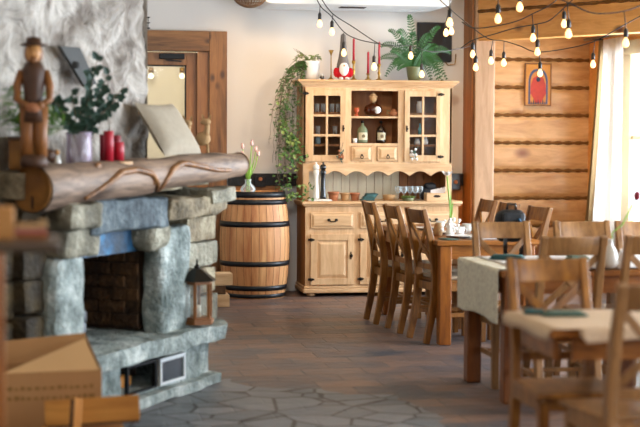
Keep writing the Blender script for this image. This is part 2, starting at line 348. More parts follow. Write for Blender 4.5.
# log alcove: north log wall, each log a course of the same wall
def logs(axis,a0,a1,face,z0=.023,z1=ZC,pitch=.289,sign=1,holes=()):
    mb=MB(); jt=MB(); z=z0-.03
    while z<z1:
        top=min(z+pitch,z1)
        prof=[(0,-.0),(.0,0)]
        n=6; pts=[]
        for i in range(n+1):
            t=i/n; pts.append((-.012*math.sin(PI*t)**.4 if 0<t<1 else .006, z+.004+(top-z-.008)*t))
        poly=[(sign*u,v) for u,v in pts]+[(sign*.14,top-.004),(sign*.14,z+.004)]
        if axis=='x': mb.prism([(face+u,v) for u,v in poly],a0,a1,'x')
        else: mb.prism([(face+u,v) for u,v in poly],a0,a1,'y')
        # twisted jute rope between two courses
        k=int((a1-a0)/.03); rp=[]
        for i in range(k+1):
            t=a0+(a1-a0)*i/k; w=face-.002
            rp.append((t,w,top) if axis=='x' else (w,t,top))
        jt.tube(rp,[.016+.006*math.sin(i*1.7)+.003*random.random() for i in range(k+1)],6)
        z+=pitch
    return mb,jt
random.seed(3)
mb,jt=logs('x',4.24,XR,15.2); o=struct('wall_alcove',mb,'log'); j=jt.build('jute_caulking',M['jute'],o)
struct('wall_alcove_side',MB().box(4.14,4.24,YB+.15,15.2,0,ZC),'log')
# window wall, openings left for the windows
wins=[(11.55,14.58),(7.4,10.4),(3.2,6.2),(-1.2,1.8)]
WZ0,WZ1=.62,2.36
mb=MB(); y=-3
for a,b in sorted(wins): mb.box(XR,XR+.18,y,a,0,ZC); mb.box(XR,XR+.18,a,b,0,WZ0); mb.box(XR,XR+.18,a,b,WZ1,ZC); y=b
mb.box(XR,XR+.18,y,15.4,0,ZC); struct('wall_right',mb,'logy')
for i,(a,b) in enumerate(wins):
    w=MB(); 
    w.box(XR-.03,XR+.05,a-.09,a+.06,WZ0-.06,WZ1+.09).box(XR-.03,XR+.05,b-.06,b+.09,WZ0-.06,WZ1+.09).box(XR-.03,XR+.05,a+.06,b-.06,WZ1-.05,WZ1+.09).box(XR-.05,XR+.05,a+.06,b-.06,WZ0-.06,WZ0+.04)
    o=struct('window_%d'%(i+1),w,'winf',bev=.006)
    m2=MB(); n=3; s=(b-a)/n
    for k in range(1,n):
        yy=a+s*k if i else (14.1 if k==2 else 12.85)
        m2.box(XR-.02,XR+.05,yy-.10,yy+.10,WZ0+.04,WZ1-.05)
    m2.box(XR+.01,XR+.04,a+.06,b-.06,1.48,1.52); m2.build('mullion',M['winf'],o,bev=.005)
    MB().box(XR+.02,XR+.028,a+.06,b-.06,WZ0+.04,WZ1-.05).build('window_glass',M['winglass'],o)
    MB().box(XR-.12,XR-.03,a-.1,b+.1,WZ0-.1,WZ0-.06).build('window_sill',M['cream'],o,bev=.006)
# wainscot rail on the back wall
struct('trim_1',MB().box(DX1+.18,2.2,YB-.05,YB,.0,1.02).box(3.87,4.01,YB-.05,YB,0,1.02),'postd')
struct('trim_2',MB().box(DX1+.18,4.01,YB-.07,YB,1.02,1.14),'lid',bev=.004)
# door trim + door
t1=MB().box(DX1,DX1+.17,YB-.05,YB,0,DZ+.19).box(DX0-.17,DX0,YB-.05,YB,0,DZ+.19); struct('trim_3',t1,'trim',bev=.005)
struct('trim_4',MB().box(DX0,DX1,YB-.052,YB,DZ,DZ+.19),'trimh',bev=.005)
mb=MB().box(DX1-.11,DX1-.001,YB,YB+.15,0,DZ-.001).box(DX0+.001,DX0+.05,YB,YB+.15,0,DZ-.001); struct('trim_5',mb,'door')
mb=MB().box(DX0+.05,DX0+.15,YB+.06,YB+.11,.01,DZ-.01).box(DX1-.21,DX1-.11,YB+.06,YB+.11,.01,DZ-.01).box(DX0+.15,DX1-.21,YB+.06,YB+.11,2.17,DZ-.01).box(DX0+.15,DX1-.21,YB+.06,YB+.11,.01,.3)
dr=struct('door_1',mb,'door',bev=.004)
MB().box(DX0+.15,DX1-.21,YB+.08,YB+.088,.3,2.17).build('door_glass',M['winglass'],dr)
MB().box(DX0+.15,DX0+.165,YB+.055,YB+.06,.3,2.17).box(DX1-.225,DX1-.21,YB+.055,YB+.06,.3,2.17).box(DX0+.15,DX1-.21,YB+.055,YB+.06,2.155,2.17).build('glazing_bead',M['iron'],dr)
cl=MB().box(1.04,1.28,YB+.0,YB+.05,2.225,2.275).build('door_closer',M['blackm'],dr,bev=.004)
MB().bar((1.1,YB-.0,2.215),(1.25,YB+.03,2.205),.02,.012).build('closer_arm',M['blackm'],cl)
# corridor beyond the door
struct('wall_corridor',MB().box(-.6,2.4,17.6,17.7,0,2.9).box(-.7,-.6,YB+.15,17.7,0,2.9).box(2.4,2.5,YB+.15,17.7,0,2.9),'wallin')
struct('ceiling_corridor',MB().box(-.7,2.5,YB+.15,17.7,2.9,3.0),'wallin'); struct('floor_corridor',MB().box(-.7,2.5,YB+.15,17.7,-.1,0),'floor')
pc=MB().box(.2,2.35,17.55,17.6,1.62,1.66); struct('trim_6',pc,'pined')
for i,(px,py) in enumerate(((151,76),(182,76))):  # small glowing globes set beyond the door glass
    p=Y_(px,py,17.35); t=thing('glow_globe',('left','right')[i]+' one of two small glowing globes on brackets beyond the door glass','lamp',p)
    MB().ell((0,0,0),.03,10,8).build('bulb',M['lampg'],t); MB().lathe([(.03,.04),(.03,.1)],10).build('socket',M['brass'],t); MB().bar((0,0,.08),(0,.25,.08),.02,.02).build('bracket',M['brass'],t)
# posts
tag(MB().box(4.04,4.24,14.08,14.418,0,ZC).build('wooden_post',M['post'],None,bev=.012),'tall planed wooden post standing between hutch and log wall','post')
tag(MB().box(4.018,4.038,14.12,14.418,0,ZC).build('shaded_post_face',M['postd'],None,bev=.004),'added board giving the tall post a left face darkened with shade','board')  # board added as the post's left face, shade put into its colour
# header beam over the alcove (two stacked logs)
p0=Z_(478,41,2.42); p1=Z_(606,34,2.42); d=(p1-p0); ex=p0+d*((XR-.01-p0.x)/d.x); dv=d.normalized(); sx=Vector((dv.y,-dv.x,0)); 
if sx.y>0: sx=-sx
hb=thing('ceiling_beam','thick orange squared log beam crossing above the alcove','beam',(p0.x,p0.y,0)); L_=(ex-p0).length; ang=math.atan2(dv.y,dv.x); hb.rotation_euler=(0,0,ang)
MB().rock(-.0,L_-.15,0.0,.16,2.42,2.69,3,.004,10,.12).build('lower_log',M['logy'],hb)
MB().rock(-.0,L_-.15,-.01,.16,2.715,2.97,5,.004,10,.12).build('upper_log',M['logy'],hb)
k=60; MB().tube([((L_-.16)*i/k,.0,2.702) for i in range(k+1)],[.014+.005*math.sin(i*1.9) for i in range(k+1)],6).build('jute_caulking',M['jute'],hb)
# ------------------------------------------------------------------ chairs
def make_chair(label,m,loc,rz,group,pad=False):
    t=thing('dining_chair',label,'chair',loc,rz,group); W=.375; H=.98
    zs=[0,.16,.32,.45,.58,.72,.86,H]; ys=[-.262,-.228,-.203,-.192,-.2,-.225,-.258,-.292]
    for s in (-1,1):
        x=s*(W/2-.02)
        MB().sweep([(x,y,z) for y,z in zip(ys,zs)],.04,[.044,.052,.058,.06,.056,.05,.042,.034]).build('leg',m,t,bev=.006)
        MB().sweep([(x,.185,0),(x,.18,.42)],[.038,.046],[.038,.046]).build('leg',m,t,bev=.004)
    # seat, dished slightly wider in front
    MB().prism([(-.19,-.17),(-.205,.225),(-.18,.24),(.18,.24),(.205,.225),(.19,-.17)],.44,.462,'z').build('seat',m,t,bev=.006)
    MB().box(-.165,.165,.172,.192,.38,.44).box(-.165,.165,-.2,-.18,.38,.44).box(-.19,-.17,-.17,.17,.38,.44).box(.17,.19,-.17,.17,.38,.44).build('apron',m,t,bev=.003)
    n=8; pts=[]
    mb=MB(); vs=[];fs=[]
    for i in range(n+1):
        u=i/n; x=-W/2+.035+(W-.07)*u; c=-.022*math.sin(PI*u)
        for (z,yo) in ((.875,-.262),(.975,-.287)):
            vs+= [(x,yo+c-.011,z),(x,yo+c+.011,z)]
    for i in range(n):
        a=i*4;b=a+4; fs+= [(a,b,b+2,a+2),(a+1,a+3,b+3,b+1),(a+2,b+2,b+3,a+3),(a,a+1,b+1,b)]
    fs+= [(0,2,3,1),(n*4,n*4+1,n*4+3,n*4+2)]
    mb.add(vs,fs,True).build('top_rail',m,t,bev=.003)
    MB().sweep([(-.16,-.202,.555),(0,-.214,.555),(.16,-.202,.555)],.04,.02,side=(0,0,1)).build('lower_rail',m,t,bev=.003)
    for s in (-1,1):
        MB().sweep([(s*-.16,-.205,.575),(s*-.08,-.222,.65),(0,-.236+.004*s,.725),(s*.08,-.25,.80),(s*.16,-.262,.88)],.034,.016,side=Vector((s*-.69,0.0,.72)).normalized()).build('cross_brace',m,t,bev=.002)
    for s in (-1,1): MB().box(s*.18-.01,s*.18+.01,-.205,.17,.19,.22).build('stretcher',m,t,bev=.003)
    MB().box(-.17,.17,-.01,.01,.195,.218).build('stretcher',m,t,bev=.003)
    if pad: MB().rock(-.19,.19,-.165,.225,.463,.492,1,.002,5,.9).build('seat_pad',M['pad'],t,label='thin grey beige seat pad')
    return t
gl='chairs along the left side of the far table'; gr='chairs along the right side of the far table'
c0=make_chair('wooden cross-back chair at far table, left row, nearest to the pine hutch',M['chair'],(2.835,11.95,0),-PI/2+.02,gl,True)
dup(c0,(2.89,11.38,0),-PI/2+.06,'wooden cross-back chair in the middle of the left row at far table')
dup(c0,(2.94,10.83,0),-PI/2+.13,'wooden cross-back chair at far table, left row, nearest to the viewer')
c1=make_chair('wooden cross-back chair on right side of far table, beside the tall post',M['chair'],(3.345,12.2,0),PI/2+.03,gr)
dup(c1,(3.345,11.6,0),PI/2+.08,'middle wooden cross-back chair on right side of far table, partly behind black bag')
dup(c1,(3.395,10.97,0),PI/2+.12,'wooden cross-back chair on right side of far table, right of the black bag')
gm='chairs on the far side of the long middle table'; gn='chairs on the near side of the long middle table'
c2=make_chair('pale wooden cross-back chair with black bag hung on its back',M['chairp'],(2.80,8.86,0),PI,gm)
dup(c2,(3.34,8.87,0),PI,'pale cross-back chair behind middle table, in front of the log wall corner')
dup(c2,(3.75,8.87,0),PI,'cross-back chair behind middle table at right, below the window')
c3=make_chair('pale cross-back chair on near side of middle table, seen from behind',M['chairp'],(2.80,8.08,0),0,gn)
dup(c3,(3.29,8.10,0),0,'pale cross-back chair at the right picture edge, near side of middle table')
make_chair('honey cross-back chair on far side of the nearest table, facing the viewer',M['chair'],(2.185,6.14,0),PI,None)
make_chair('foreground cross-back chair cut off by lower right picture corner',M['chairp'],(2.235,5.56,0),.05,None)
# ------------------------------------------------------------------ tables
def table(label,x0,x1,y0,y1,inset=.03,lw=.09,longy=False,zt=.76,dark=False,ix=None):
    cx,cy=(x0+x1)/2,(y0+y1)/2; t=thing('dining_table',label,'table',(cx,cy,0)); a,b=(x1-x0)/2,(y1-y0)/2
    lm=M['darkleg'] if dark else M['tleg']; top=MB().box(-a,a,-b,b,zt-.035,zt)
    o=top.build('tabletop',M['table'],t,bev=.006)
    i=inset; ix=ix if ix is not None else i
    for sx in (-1,1):
        for sy in (-1,1):
            X=sx*(a-ix-lw/2);Y=sy*(b-i-lw/2)
            MB().box(X-lw/2,X+lw/2,Y-lw/2,Y+lw/2,0,zt-.035).build('leg',lm,t,bev=.008)
    q=i+.012;r=i+lw
    MB().box(-a+r,a-r,-b+q,-b+q+.022,zt-.135,zt-.035).box(-a+r,a-r,b-q-.022,b-q,zt-.135,zt-.035).box(-a+q,-a+q+.022,-b+r,b-r,zt-.135,zt-.035).box(a-q-.022,a-q,-b+r,b-r,zt-.135,zt-.035).build('apron',M['table'],t,bev=.003)
    return t
table('long brown wooden table in front of the pine hutch, set for a meal',2.745,3.52,10.5,12.5)
table('long wooden table under white cloth in the middle of the room',2.50,4.35,8.13,9.04,dark=True)
table('nearest wooden table, thick top under a sand coloured cover',1.95,3.4,5.68,6.32,inset=.04,lw=.07,dark=True,ix=.5)
# table covers
def cover(name,label,cat,x0,x1,y0,y1,z,drop_l=0,drop_n=0,m='wcloth',amp=.004,notch=False,cut=0):
    def fn(u,v):
        # path along x: hanging part then top
        LT=(x1-x0)+drop_l; s=u*LT
        y=y0+(y1-y0)*v
        if s<drop_l: x=x0-.006-.004*math.sin(y*23); zz=z-(drop_l-s)+.01*math.sin(y*9); return (x,y,zz)
        return (x0+(s-drop_l),y,z+amp*.3*math.sin(s*20)*math.sin(y*17))
    o=MB().sheet(fn,44,24).build(name,M[m],None,solid=.003); return tag(o,label,cat)
cover('table_runner','grey beige patterned runner hanging over the left end of middle table','table runner',2.49,2.62,8.16,9.0,.768,.30,m='linen')
cover('tablecloth','white cloth laid lengthwise over the middle table','tablecloth',2.60,4.30,8.15,9.0,.7725,0,m='wcloth')
# sand coloured cover on the nearest table: drops on left and near side, corner left bare
def nearcover():
    mb=MB(); z=.765
    def fn(u,v):
        s=u*1.60-.055; y=5.65+.60*v
        if s<0: return (1.935,y+.02,z+s*.9+.006*math.sin(y*15))
        return (1.94+s,y,z+.002*math.sin(s*14)*math.sin(y*11))
    mb.sheet(fn,50,20)
    def f2(u,v):
        x=2.06+1.2*u; return (x,5.648-.004*math.sin(x*20),z-.055*v*(1 if u>.02 else .3)-.008*math.sin(x*13)*v)
    mb.sheet(f2,40,4)
    return mb
tag(nearcover().build('table_cover',M['beigecl'],None,solid=.003),'sand coloured linen cover on the nearest table with short overhang','tablecloth')
# ------------------------------------------------------------------ pine hutch
HX0,HX1=2.355,3.825; HF=13.86; HB=YB-.075
hu=thing('hutch_cabinet','tall pale pine hutch with glazed doors and open centre against back wall','cabinet',(HX0,HF,0))
W=HX1-HX0; D=HB-HF; UF=.12   # upper part set back
def hx(px): return (px-302.5)/107.9       # along the front
S=107.2
def hz(py): return CH-(py-133.2)/S
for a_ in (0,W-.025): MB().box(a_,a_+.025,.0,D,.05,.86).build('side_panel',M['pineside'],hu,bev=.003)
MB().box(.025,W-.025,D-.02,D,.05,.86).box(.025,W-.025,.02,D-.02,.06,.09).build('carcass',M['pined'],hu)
# plinth moulding + counter
MB().box(-.02,W+.02,-.025,D,.035,.075).box(-.012,W+.012,-.015,D,.075,.1).build('plinth_moulding',M['pineh'],hu,bev=.008)
MB().box(-.035,W+.035,-.035,D+.0,.862,.893).box(-.02,W+.02,-.02,D,.845,.862).build('countertop',M['pineh'],hu,bev=.008)
for x in (.06,W-.06):
    for y in (.04,D-.06): MB().lathe([(.025,0),(.04,.012),(.04,.028),(.028,.036)],14,(x,y,0)).build('bun_foot',M['pine'],hu)
# face frame lower
bw=W/3; fr=MB()
for i in range(4): x=i*bw if 0<i<3 else (.0 if i==0 else W); fr.box(max(0,x-.028 if 0<i<3 else (0 if i==0 else W-.045)),min(W,x+.028 if 0<i<3 else (.045 if i==0 else W)),-.004,.02,.1,.845)
fr.box(.045,W-.045,-.0025,.02,.79,.845).box(.045,W-.045,-.0025,.02,.585,.64).box(.045,W-.045,-.0025,.02,.1,.115)
fr.build('face_frame',M['pine'],hu)
def raised(mb,x0,x1,z0,z1,y=0,st=.055,th=.02):
    mb.box(x0,x0+st,y-th,y,z0,z1).box(x1-st,x1,y-th,y,z0,z1).box(x0+st,x1-st,y-th,y,z0,z0+st).box(x0+st,x1-st,y-th,y,z1-st,z1)
    mb.box(x0+st,x1-st,y-th*.35,y,z0+st,z1-st)
    a=x0+st+.006;b_=x1-st-.006;c=z0+st+.006;d_=z1-st-.006;e=.03
    mb.add([(a,y-th*.35,c),(b_,y-th*.35,c),(b_,y-th*.35,d_),(a,y-th*.35,d_),(a+e,y-th*.95,c+e),(b_-e,y-th*.95,c+e),(b_-e,y-th*.95,d_-e),(a+e,y-th*.95,d_-e)],
      [(0,1,5,4),(1,2,6,5),(2,3,7,6),(3,0,4,7),(4,5,6,7)])
def hinge(x,z,p,y=-.026):
    o=MB().box(x-.030,x+.022,y-.003,y+.002,z-.011,z+.011).lathe([(.007,-.015),(.007,.015)],8,(x,y-.004,z)).box(x+.022,x+.032,y-.003,y+.002,z-.006,z+.006).build('hinge',M['iron'],p)
    o['label']='black iron hinge'; return o
for i in range(3):
    x0=i*bw+(.048 if i==0 else .03); x1=(i+1)*bw-(.048 if i==2 else .03)
    dm=MB(); dm.box(x0,x1,-.02,.01,.64,.79); dm.add([(x0+.012,-.02,.652),(x1-.012,-.02,.652),(x1-.012,-.02,.778),(x0+.012,-.02,.778),(x0+.03,-.03,.67),(x1-.03,-.03,.67),(x1-.03,-.03,.76),(x0+.03,-.03,.76)],[(0,1,5,4),(1,2,6,5),(2,3,7,6),(3,0,4,7),(4,5,6,7)])
    dw=dm.build('drawer',M['pineh'],hu,bev=.003)
    cx=(x0+x1)/2; h=MB().ell((cx-.035,-.034,.72),(.016,.006,.013)).ell((cx+.035,-.034,.72),(.016,.006,.013)).tube([(cx-.035,-.045,.717),(cx-.02,-.055,.705),(cx+.02,-.055,.705),(cx+.035,-.045,.717)],.005,6).build('drawer_pull',M['iron'],dw)
    db=MB(); raised(db,x0,x1,.112,.587,-.004,.06); do=db.build('cabinet_door',M['pine'],hu,bev=.002)
    MB().lathe([(.006,0),(.006,.014),(.016,.02),(.016,.028),(.006,.034)],12,mx=Matrix.Translation((x1-.03,-.024,.385))@Matrix.Rotation(PI/2,4,'X')).box(x1-.036,x1-.024,-.028,-.024,.35,.42).build('knob',M['iron'],do)
    for z in (.535,.165): hinge(x0+.004,z,do)
# upper part
U0=-.006; U1=W-.035; ZT=1.965
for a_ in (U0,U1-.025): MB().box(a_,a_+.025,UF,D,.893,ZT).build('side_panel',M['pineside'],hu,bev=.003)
bb=MB(); 
n=17; s=(U1-U0-.05)/n
for k in range(12): x=U0+.025+k*s; bb.box(x+.002,x+s-.002,D-.03,D-.018,.893,1.22)
bb.build('beadboard',M['bead'],hu,bev=.003); bb=MB()
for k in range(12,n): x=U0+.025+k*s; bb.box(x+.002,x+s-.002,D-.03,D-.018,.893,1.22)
bb.build('beadboard',M['pined'],hu,bev=.003,label='brown back boards at the right')  # right-hand back boards coloured brown
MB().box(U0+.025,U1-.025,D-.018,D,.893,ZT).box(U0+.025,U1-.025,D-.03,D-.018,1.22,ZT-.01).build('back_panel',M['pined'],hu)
# cornice
cm=MB()
for (e,z0,z1) in ((.0,1.955,1.97),(.015,1.97,1.985),(.03,1.985,1.998),(.042,1.998,2.01),(.055,2.01,2.03)): cm.box(U0-e,U1+e,UF-e,D,z0,z1)
cm.build('cornice',M['pineh'],hu,bev=.004)
# internal floor/shelves
XA=hx(348.3); XB=hx(403.3)      # dividers
zb=1.245
MB().box(U0+.025,U1-.025,UF+.02,D-.03,zb+.16,zb+.18).build('shelf',M['pined'],hu)
MB().box(U0+.025,U1-.025,UF+.02,D-.03,zb-.02,zb).build('shelf',M['pined'],hu)
for (a,c) in ((U0+.025,XA-.012),(XB+.012,U1-.025)):
    for z in (1.50,1.71): MB().box(a,c,UF+.04,D-.03,z,z+.016).build('shelf',M['pined'],hu)
MB().box(XA+.012,XB-.012,UF+.012,D-.03,1.672,1.69).build('shelf',M['pine'],hu)
for a_ in (XA,XB): MB().box(a_-.012,a_+.012,UF+.02,D-.03,zb,ZT).build('divider',M['pined'],hu)
ff=MB(); y0,y1=UF-.0,UF+.02
ff.box(U0,hx(304),y0,y1,zb-.01,1.955).box(hx(444.8),U1,y0,y1,zb-.01,1.955).box(XA-.026,XA+.03,y0,y1,zb,1.955).box(XB-.026,XB+.03,y0,y1,zb,1.955)
ff.box(hx(304),hx(444.8),y0+.002,y1,1.93,1.9549).box(XA+.025,XB-.025,y0+.002,y1,1.41,1.435).box(hx(304),hx(444.8),y0+.002,y1,zb-.0099,zb+.02).box((XA+XB)/2-.022,(XA+XB)/2+.022,y0+.001,y1,zb,1.42)
ff.build('face_frame',M['pine'],hu)
# scalloped apron
pts=[(U0,zb+.0)]; n=7; w=(U1-U0)/n
for i in range(n):
    for k in range(9):
        t=k/8; pts.append((U0+w*(i+t), 1.128+.045*math.sin(PI*t)**1.1 if 0<t<1 else 1.125))
pts.append((U1,zb))
pp=[]
for p in pts:
    if not pp or abs(p[0]-pp[-1][0])+abs(p[1]-pp[-1][1])>1e-4: pp.append(p)
MB().prism(pp,UF-.004,UF+.018,'y').build('scalloped_apron',M['pineh'],hu,bev=.002)
for a_ in (U0,U1-.06): MB().box(a_,a_+.06,UF-.002,UF+.019,.893,1.2).build('stile',M['pine'],hu,bev=.003)
# small drawers
for (a,c) in ((XA+.032,(XA+XB)/2-.028),((XA+XB)/2+.028,XB-.032)):
    dm=MB().box(a,c,UF-.012,UF+.1,zb+.025,1.405); dm.add([(a+.012,UF-.012,zb+.035),(c-.012,UF-.012,zb+.035),(c-.012,UF-.012,1.395),(a+.012,UF-.012,1.395),(a+.035,UF-.024,zb+.055),(c-.035,UF-.024,zb+.055),(c-.035,UF-.024,1.375),(a+.035,UF-.024,1.375)],[(0,1,5,4),(1,2,6,5),(2,3,7,6),(3,0,4,7),(4,5,6,7)])
    dw=dm.build('small_drawer',M['pineh'],hu,bev=.002); cx=(a+c)/2
    rg=[(cx+.014*math.sin(2*PI*k/12),UF-.036,1.32-.014+.014*math.cos(2*PI*k/12)) for k in range(13)]
    MB().tube(rg,.0035,6).ell((cx,UF-.03,1.325),(.009,.008,.009),8,6).build('ring_pull',M['iron'],dw)
# glazed doors
for side,(a,c) in enumerate(((hx(304.2),XA-.028),(XB+.032,hx(444.6)))):
    y0,y1=UF-.02,UF; z0,z1=zb+.018,1.932; sl_,sr_=((.075,.05),(.05,.042))[side]; G0=a+sl_; G1=c-sr_; TR=.052
    g=MB().box(a,G0,y0,y1,z0,z1).box(G1,c,y0,y1,z0,z1).box(G0,G1,y0,y1,z0,z0+.06).box(G0,G1,y0,y1,z1-TR,z1)
    m_=(G0+G1)/2; g.box(m_-.010,m_+.010,y0,y1,z0+.06,z1-TR); hh=(z1-TR-z0-.06)/3
    for k in (1,2): g.box(G0,G1,y0+.001,y1-.001,z0+.06+hh*k-.011,z0+.06+hh*k+.011)
    do=g.build('glazed_door',M['pine'],hu,bev=.002)
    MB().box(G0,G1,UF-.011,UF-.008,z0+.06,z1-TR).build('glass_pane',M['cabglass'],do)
    kx=c-.022 if side==0 else a+.022
    MB().ell((kx,y0-.018,1.575),(.011,.012,.011),8,6).box(kx-.007,kx+.007,y0-.004,y0,1.545,1.605).build('knob',M['iron'],do)
    hxk=a-.002 if side==0 else c+.002
    for z in (1.90,1.31): hinge(hxk,z,do,UF-.026)
def onhutch(px,py,dy): # world point on the hutch front shifted dy inward
    return Y_(px,py,HF+dy)
# --- items on the countertop
CZ=.893
def mill(px,m,capm,label):
    p=onhutch(px,200,.06); t=thing('pepper_mill',label,'pepper mill',(p.x,p.y,CZ+.021),0)
    MB().lathe([(.030,0),(.031,.02),(.027,.05),(.022,.14),(.021,.2),(.028,.24),(.029,.26),(.022,.27)],18).build('body',m,t)
    MB().lathe([(.020,.27),(.029,.282),(.03,.305),(.02,.32),(.008,.325),(.011,.335),(.006,.345)],18).build('turning_head',capm,t)
mill(316,M['white'],M['white'],'tall white pepper mill standing on marble board on hutch')
mill(323,M['lid'],M['lid'],'tall black pepper mill beside the white one on hutch')
p=onhutch(319,203,.06); tag(MB().rock(p.x-.11,p.x+.11,p.y-.07,p.y+.07,CZ+.001,CZ+.020,4,.001,6,.8).build('marble_board',M['white'],None),'small white marble board under the two pepper mills','serving board')
for i,(px,w,h,m) in enumerate(((333.5,.052,.085,'terra'),(345,.045,.075,'cork'),(355,.045,.075,'terra'))):
    p=onhutch(px,200,.14); tag(MB().lathe([(w*.75,0),(w*.9,h*.5),(w*.98,h*.8),(w*1.08,h*.8),(w*1.08,h),(w*.95,h),(w*.85,h*.6)],18).build('clay_pot',M[m],None).__class__ and bpy.data.objects[-1] if 0 else MB().lathe([(w*.75,0),(w*.9,h*.5),(w*.98,h*.8),(w*1.08,h*.8),(w*1.08,h),(w*.95,h),(w*.85,h*.6)],18,(p.x,p.y,CZ)).build('clay_pot',M[m],None),
        ('larger terracotta pot right of the black pepper mill','pale beige clay pot between two terracotta pots','small terracotta pot beside the teal cloth')[i],'pot','small pots on the hutch counter')
for o in [o for o in bpy.data.objects if o.name.startswith('clay_pot') and 'category' not in o]: bpy.data.objects.remove(o)
p=onhutch(368.5,200,.10)
mb=MB(); random.seed(5)
for k in range(5): mb.rock(p.x-.075+.012*k,p.x+.05+.008*k,p.y-.05,p.y+.05,CZ+.001+.014*k,CZ+.016+.014*k,k,.006,6,.8)
tag(mb.build('folded_cloth',M['teal'],None),'dark teal crumpled cloth lying on hutch beside the pots','cloth')
p=onhutch(389,200,.16); tag(MB().lathe([(.05,0),(.065,.05),(.06,.055),(.045,.01)],16,(p.x,p.y,CZ)).build('wicker_bowl',M['cork'],None),'low brown bowl on hutch left of the stemmed glasses','bowl')
def wine(px,dy,label,g):
    p=onhutch(px,200,dy); t=thing('stemmed_glass',label,'glass',(p.x,p.y,CZ),0,g)
    MB().lathe([(.03,0),(.03,.003),(.004,.008),(.004,.06),(.02,.075),(.03,.1),(.028,.135),(.026,.135),(.028,.1),(.018,.078),(.001,.07)],14).build('goblet',M['wglass'],t)
    return t
g0=wine(398,.13,'clear stemmed glasses in a cluster on the hutch counter','stemmed glasses on the hutch')
for px,dy in ((404,.10),(410,.16),(415.5,.10),(420,.18)): p=onhutch(px,200,dy); dup(g0,(p.x,p.y,CZ),0,'clear stemmed glasses in a cluster on the hutch counter')
p=onhutch(408,201,.05); t=thing('small_planter','low bunch of green leaves below the stemmed glasses on hutch','plant',(p.x,p.y,CZ))
MB().lathe([(.05,0),(.06,.025),(.05,.028)],14,(0,0,0)).build('dish',M['olive'],t)
mb=MB(); random.seed(9)
for k in range(90):
    a=random.uniform(0,2*PI); mb.leaf((random.uniform(-.05,.05),random.uniform(-.03,.03),.02),(math.cos(a),math.sin(a),random.uniform(.3,1)),(0,0,1),.045,.02)
mb.build('foliage',M['ivyl'],t)
p=onhutch(435.5,200,.06); t=thing('wooden_crate','small pale wooden crate with dark handle hole at right end of hutch','crate',(p.x,p.y,CZ))
MB().box(-.1,.1,-.055,-.045,0,.075).box(-.1,.1,.045,.055,0,.075).box(-.1,-.09,-.045,.045,0,.075).box(.09,.1,-.045,.045,0,.075).box(-.09,.09,-.045,.045,.0,.008).build('box',M['pineh'],t,bev=.002)
MB().prism([(.035*math.cos(2*PI*k/16),.045+.013*math.sin(2*PI*k/16)) for k in range(16)],-.057,-.0545,'y').build('handle_hole',M['crack'],t)
mb=MB(); 
for k in range(4): mb.add([(-.06+.03*k,-.03,.05),(.0+.03*k,-.03,.06+.01*k),(.01+.03*k,.03,.11+.008*k),(-.04+.03*k,.03,.10)],[(0,1,2,3)])
tag(mb.build('paper_napkins',M['wcloth'],None,solid=.003),'white paper napkins sticking out of the small wooden crate','napkins').location=t.location
p=onhutch(429,195,.22); tag(MB().rock(p.x-.10,p.x+.10,p.y-.06,p.y+.06,CZ+.001,CZ+.12,3,.02,7,.9).rock(p.x-.05,p.x+.07,p.y-.05,p.y+.05,CZ+.09,CZ+.17,6,.015,6,.9).build('black_bag',M['bag'],None),'dark lumpy black cloth bag on hutch behind the crate','bag')
# --- centre shelf items
SU=1.69; SL=1.425
def bottle(name,label,cat,px,dy,z,prof,m,lab=None,capm=None):
    p=onhutch(px,120,dy); t=thing(name,label,cat,(p.x,p.y,z)); MB().lathe(prof,16).build('body',m,t)
    H=prof[-1][1]; r=prof[0][0]
    if capm: MB().lathe([(prof[-1][0]*1.15,H),(prof[-1][0]*1.2,H+.02),(prof[-1][0]*.8,H+.024)],12).build('cap',capm,t)
    if lab: 
        vs=[];n=8
        for k in range(n+1):
            a=-PI/2-.95+1.9*k/n; vs+=[(r*1.03*math.cos(a),r*1.03*math.sin(a),lab[0]),(r*1.03*math.cos(a),r*1.03*math.sin(a),lab[1])]
        MB().add(vs,[(2*k,2*k+2,2*k+3,2*k+1) for k in range(n)]).build('paper_label',M['paper'],t,solid=.001)
        MB().prism([(.017*math.cos(2*PI*k/12),(lab[0]+lab[1])/2+.017*math.sin(2*PI*k/12)) for k in range(12)],-r*1.10,-r*1.06,'y').build('label_seal',M['st_warm'],t)
    return t
bottle('glass_bottle','greenish glass bottle with paper label on lower centre shelf of hutch','bottle',362.5,.22,SL+.012,[(.050,0),(.052,.02),(.050,.11),(.042,.14),(.016,.165),(.013,.19)],M['st_pale'] if 0 else mat('green_grey_glass','#8f9c7c',.2,trans=.3),(.03,.10),M['iron'])
bottle('dark_bottle','dark glass bottle with cream label on lower centre shelf of hutch','bottle',381,.22,SL+.012,[(.046,0),(.048,.02),(.047,.11),(.038,.14),(.016,.165),(.013,.19)],mat('dark_glass','#23150c',.15,coat=.5),(.03,.10),M['iron'])
bottle('small_tumbler','small pale glass at left on lower centre shelf of hutch','glass',355,.16,SL+.012,[(.02,0),(.022,.03),(.021,.045)],M['white'])
t=bottle('round_decanter','round amber decanter with ornate white figure stopper on upper shelf','decanter',373,.2,SU,[(.04,0),(.075,.02),(.09,.055),(.08,.095),(.035,.12),(.02,.13)],M['amber'])
MB().ell((0,0,.165),(.034,.03,.034),12,8).ell((0,0,.2),(.026,.024,.02),10,6).ell((-.03,0,.185),.012,8,6).ell((.03,0,.185),.012,8,6).ell((.0,0,.215),.013,8,6).build('stopper',M['cork'],t,label='cream ornate stopper')
MB().ell((.025,-.075,.06),(.035,.02,.035),10,8).build('label_patch',M['white'],t)
t=bottle('amber_goblet','small amber and pink goblet at left on upper centre shelf','goblet',356.5,.16,SU,[(.02,0),(.022,.01),(.008,.02),(.01,.03),(.025,.05),(.022,.08)],mat('amber_pink','#b5522e',.3))
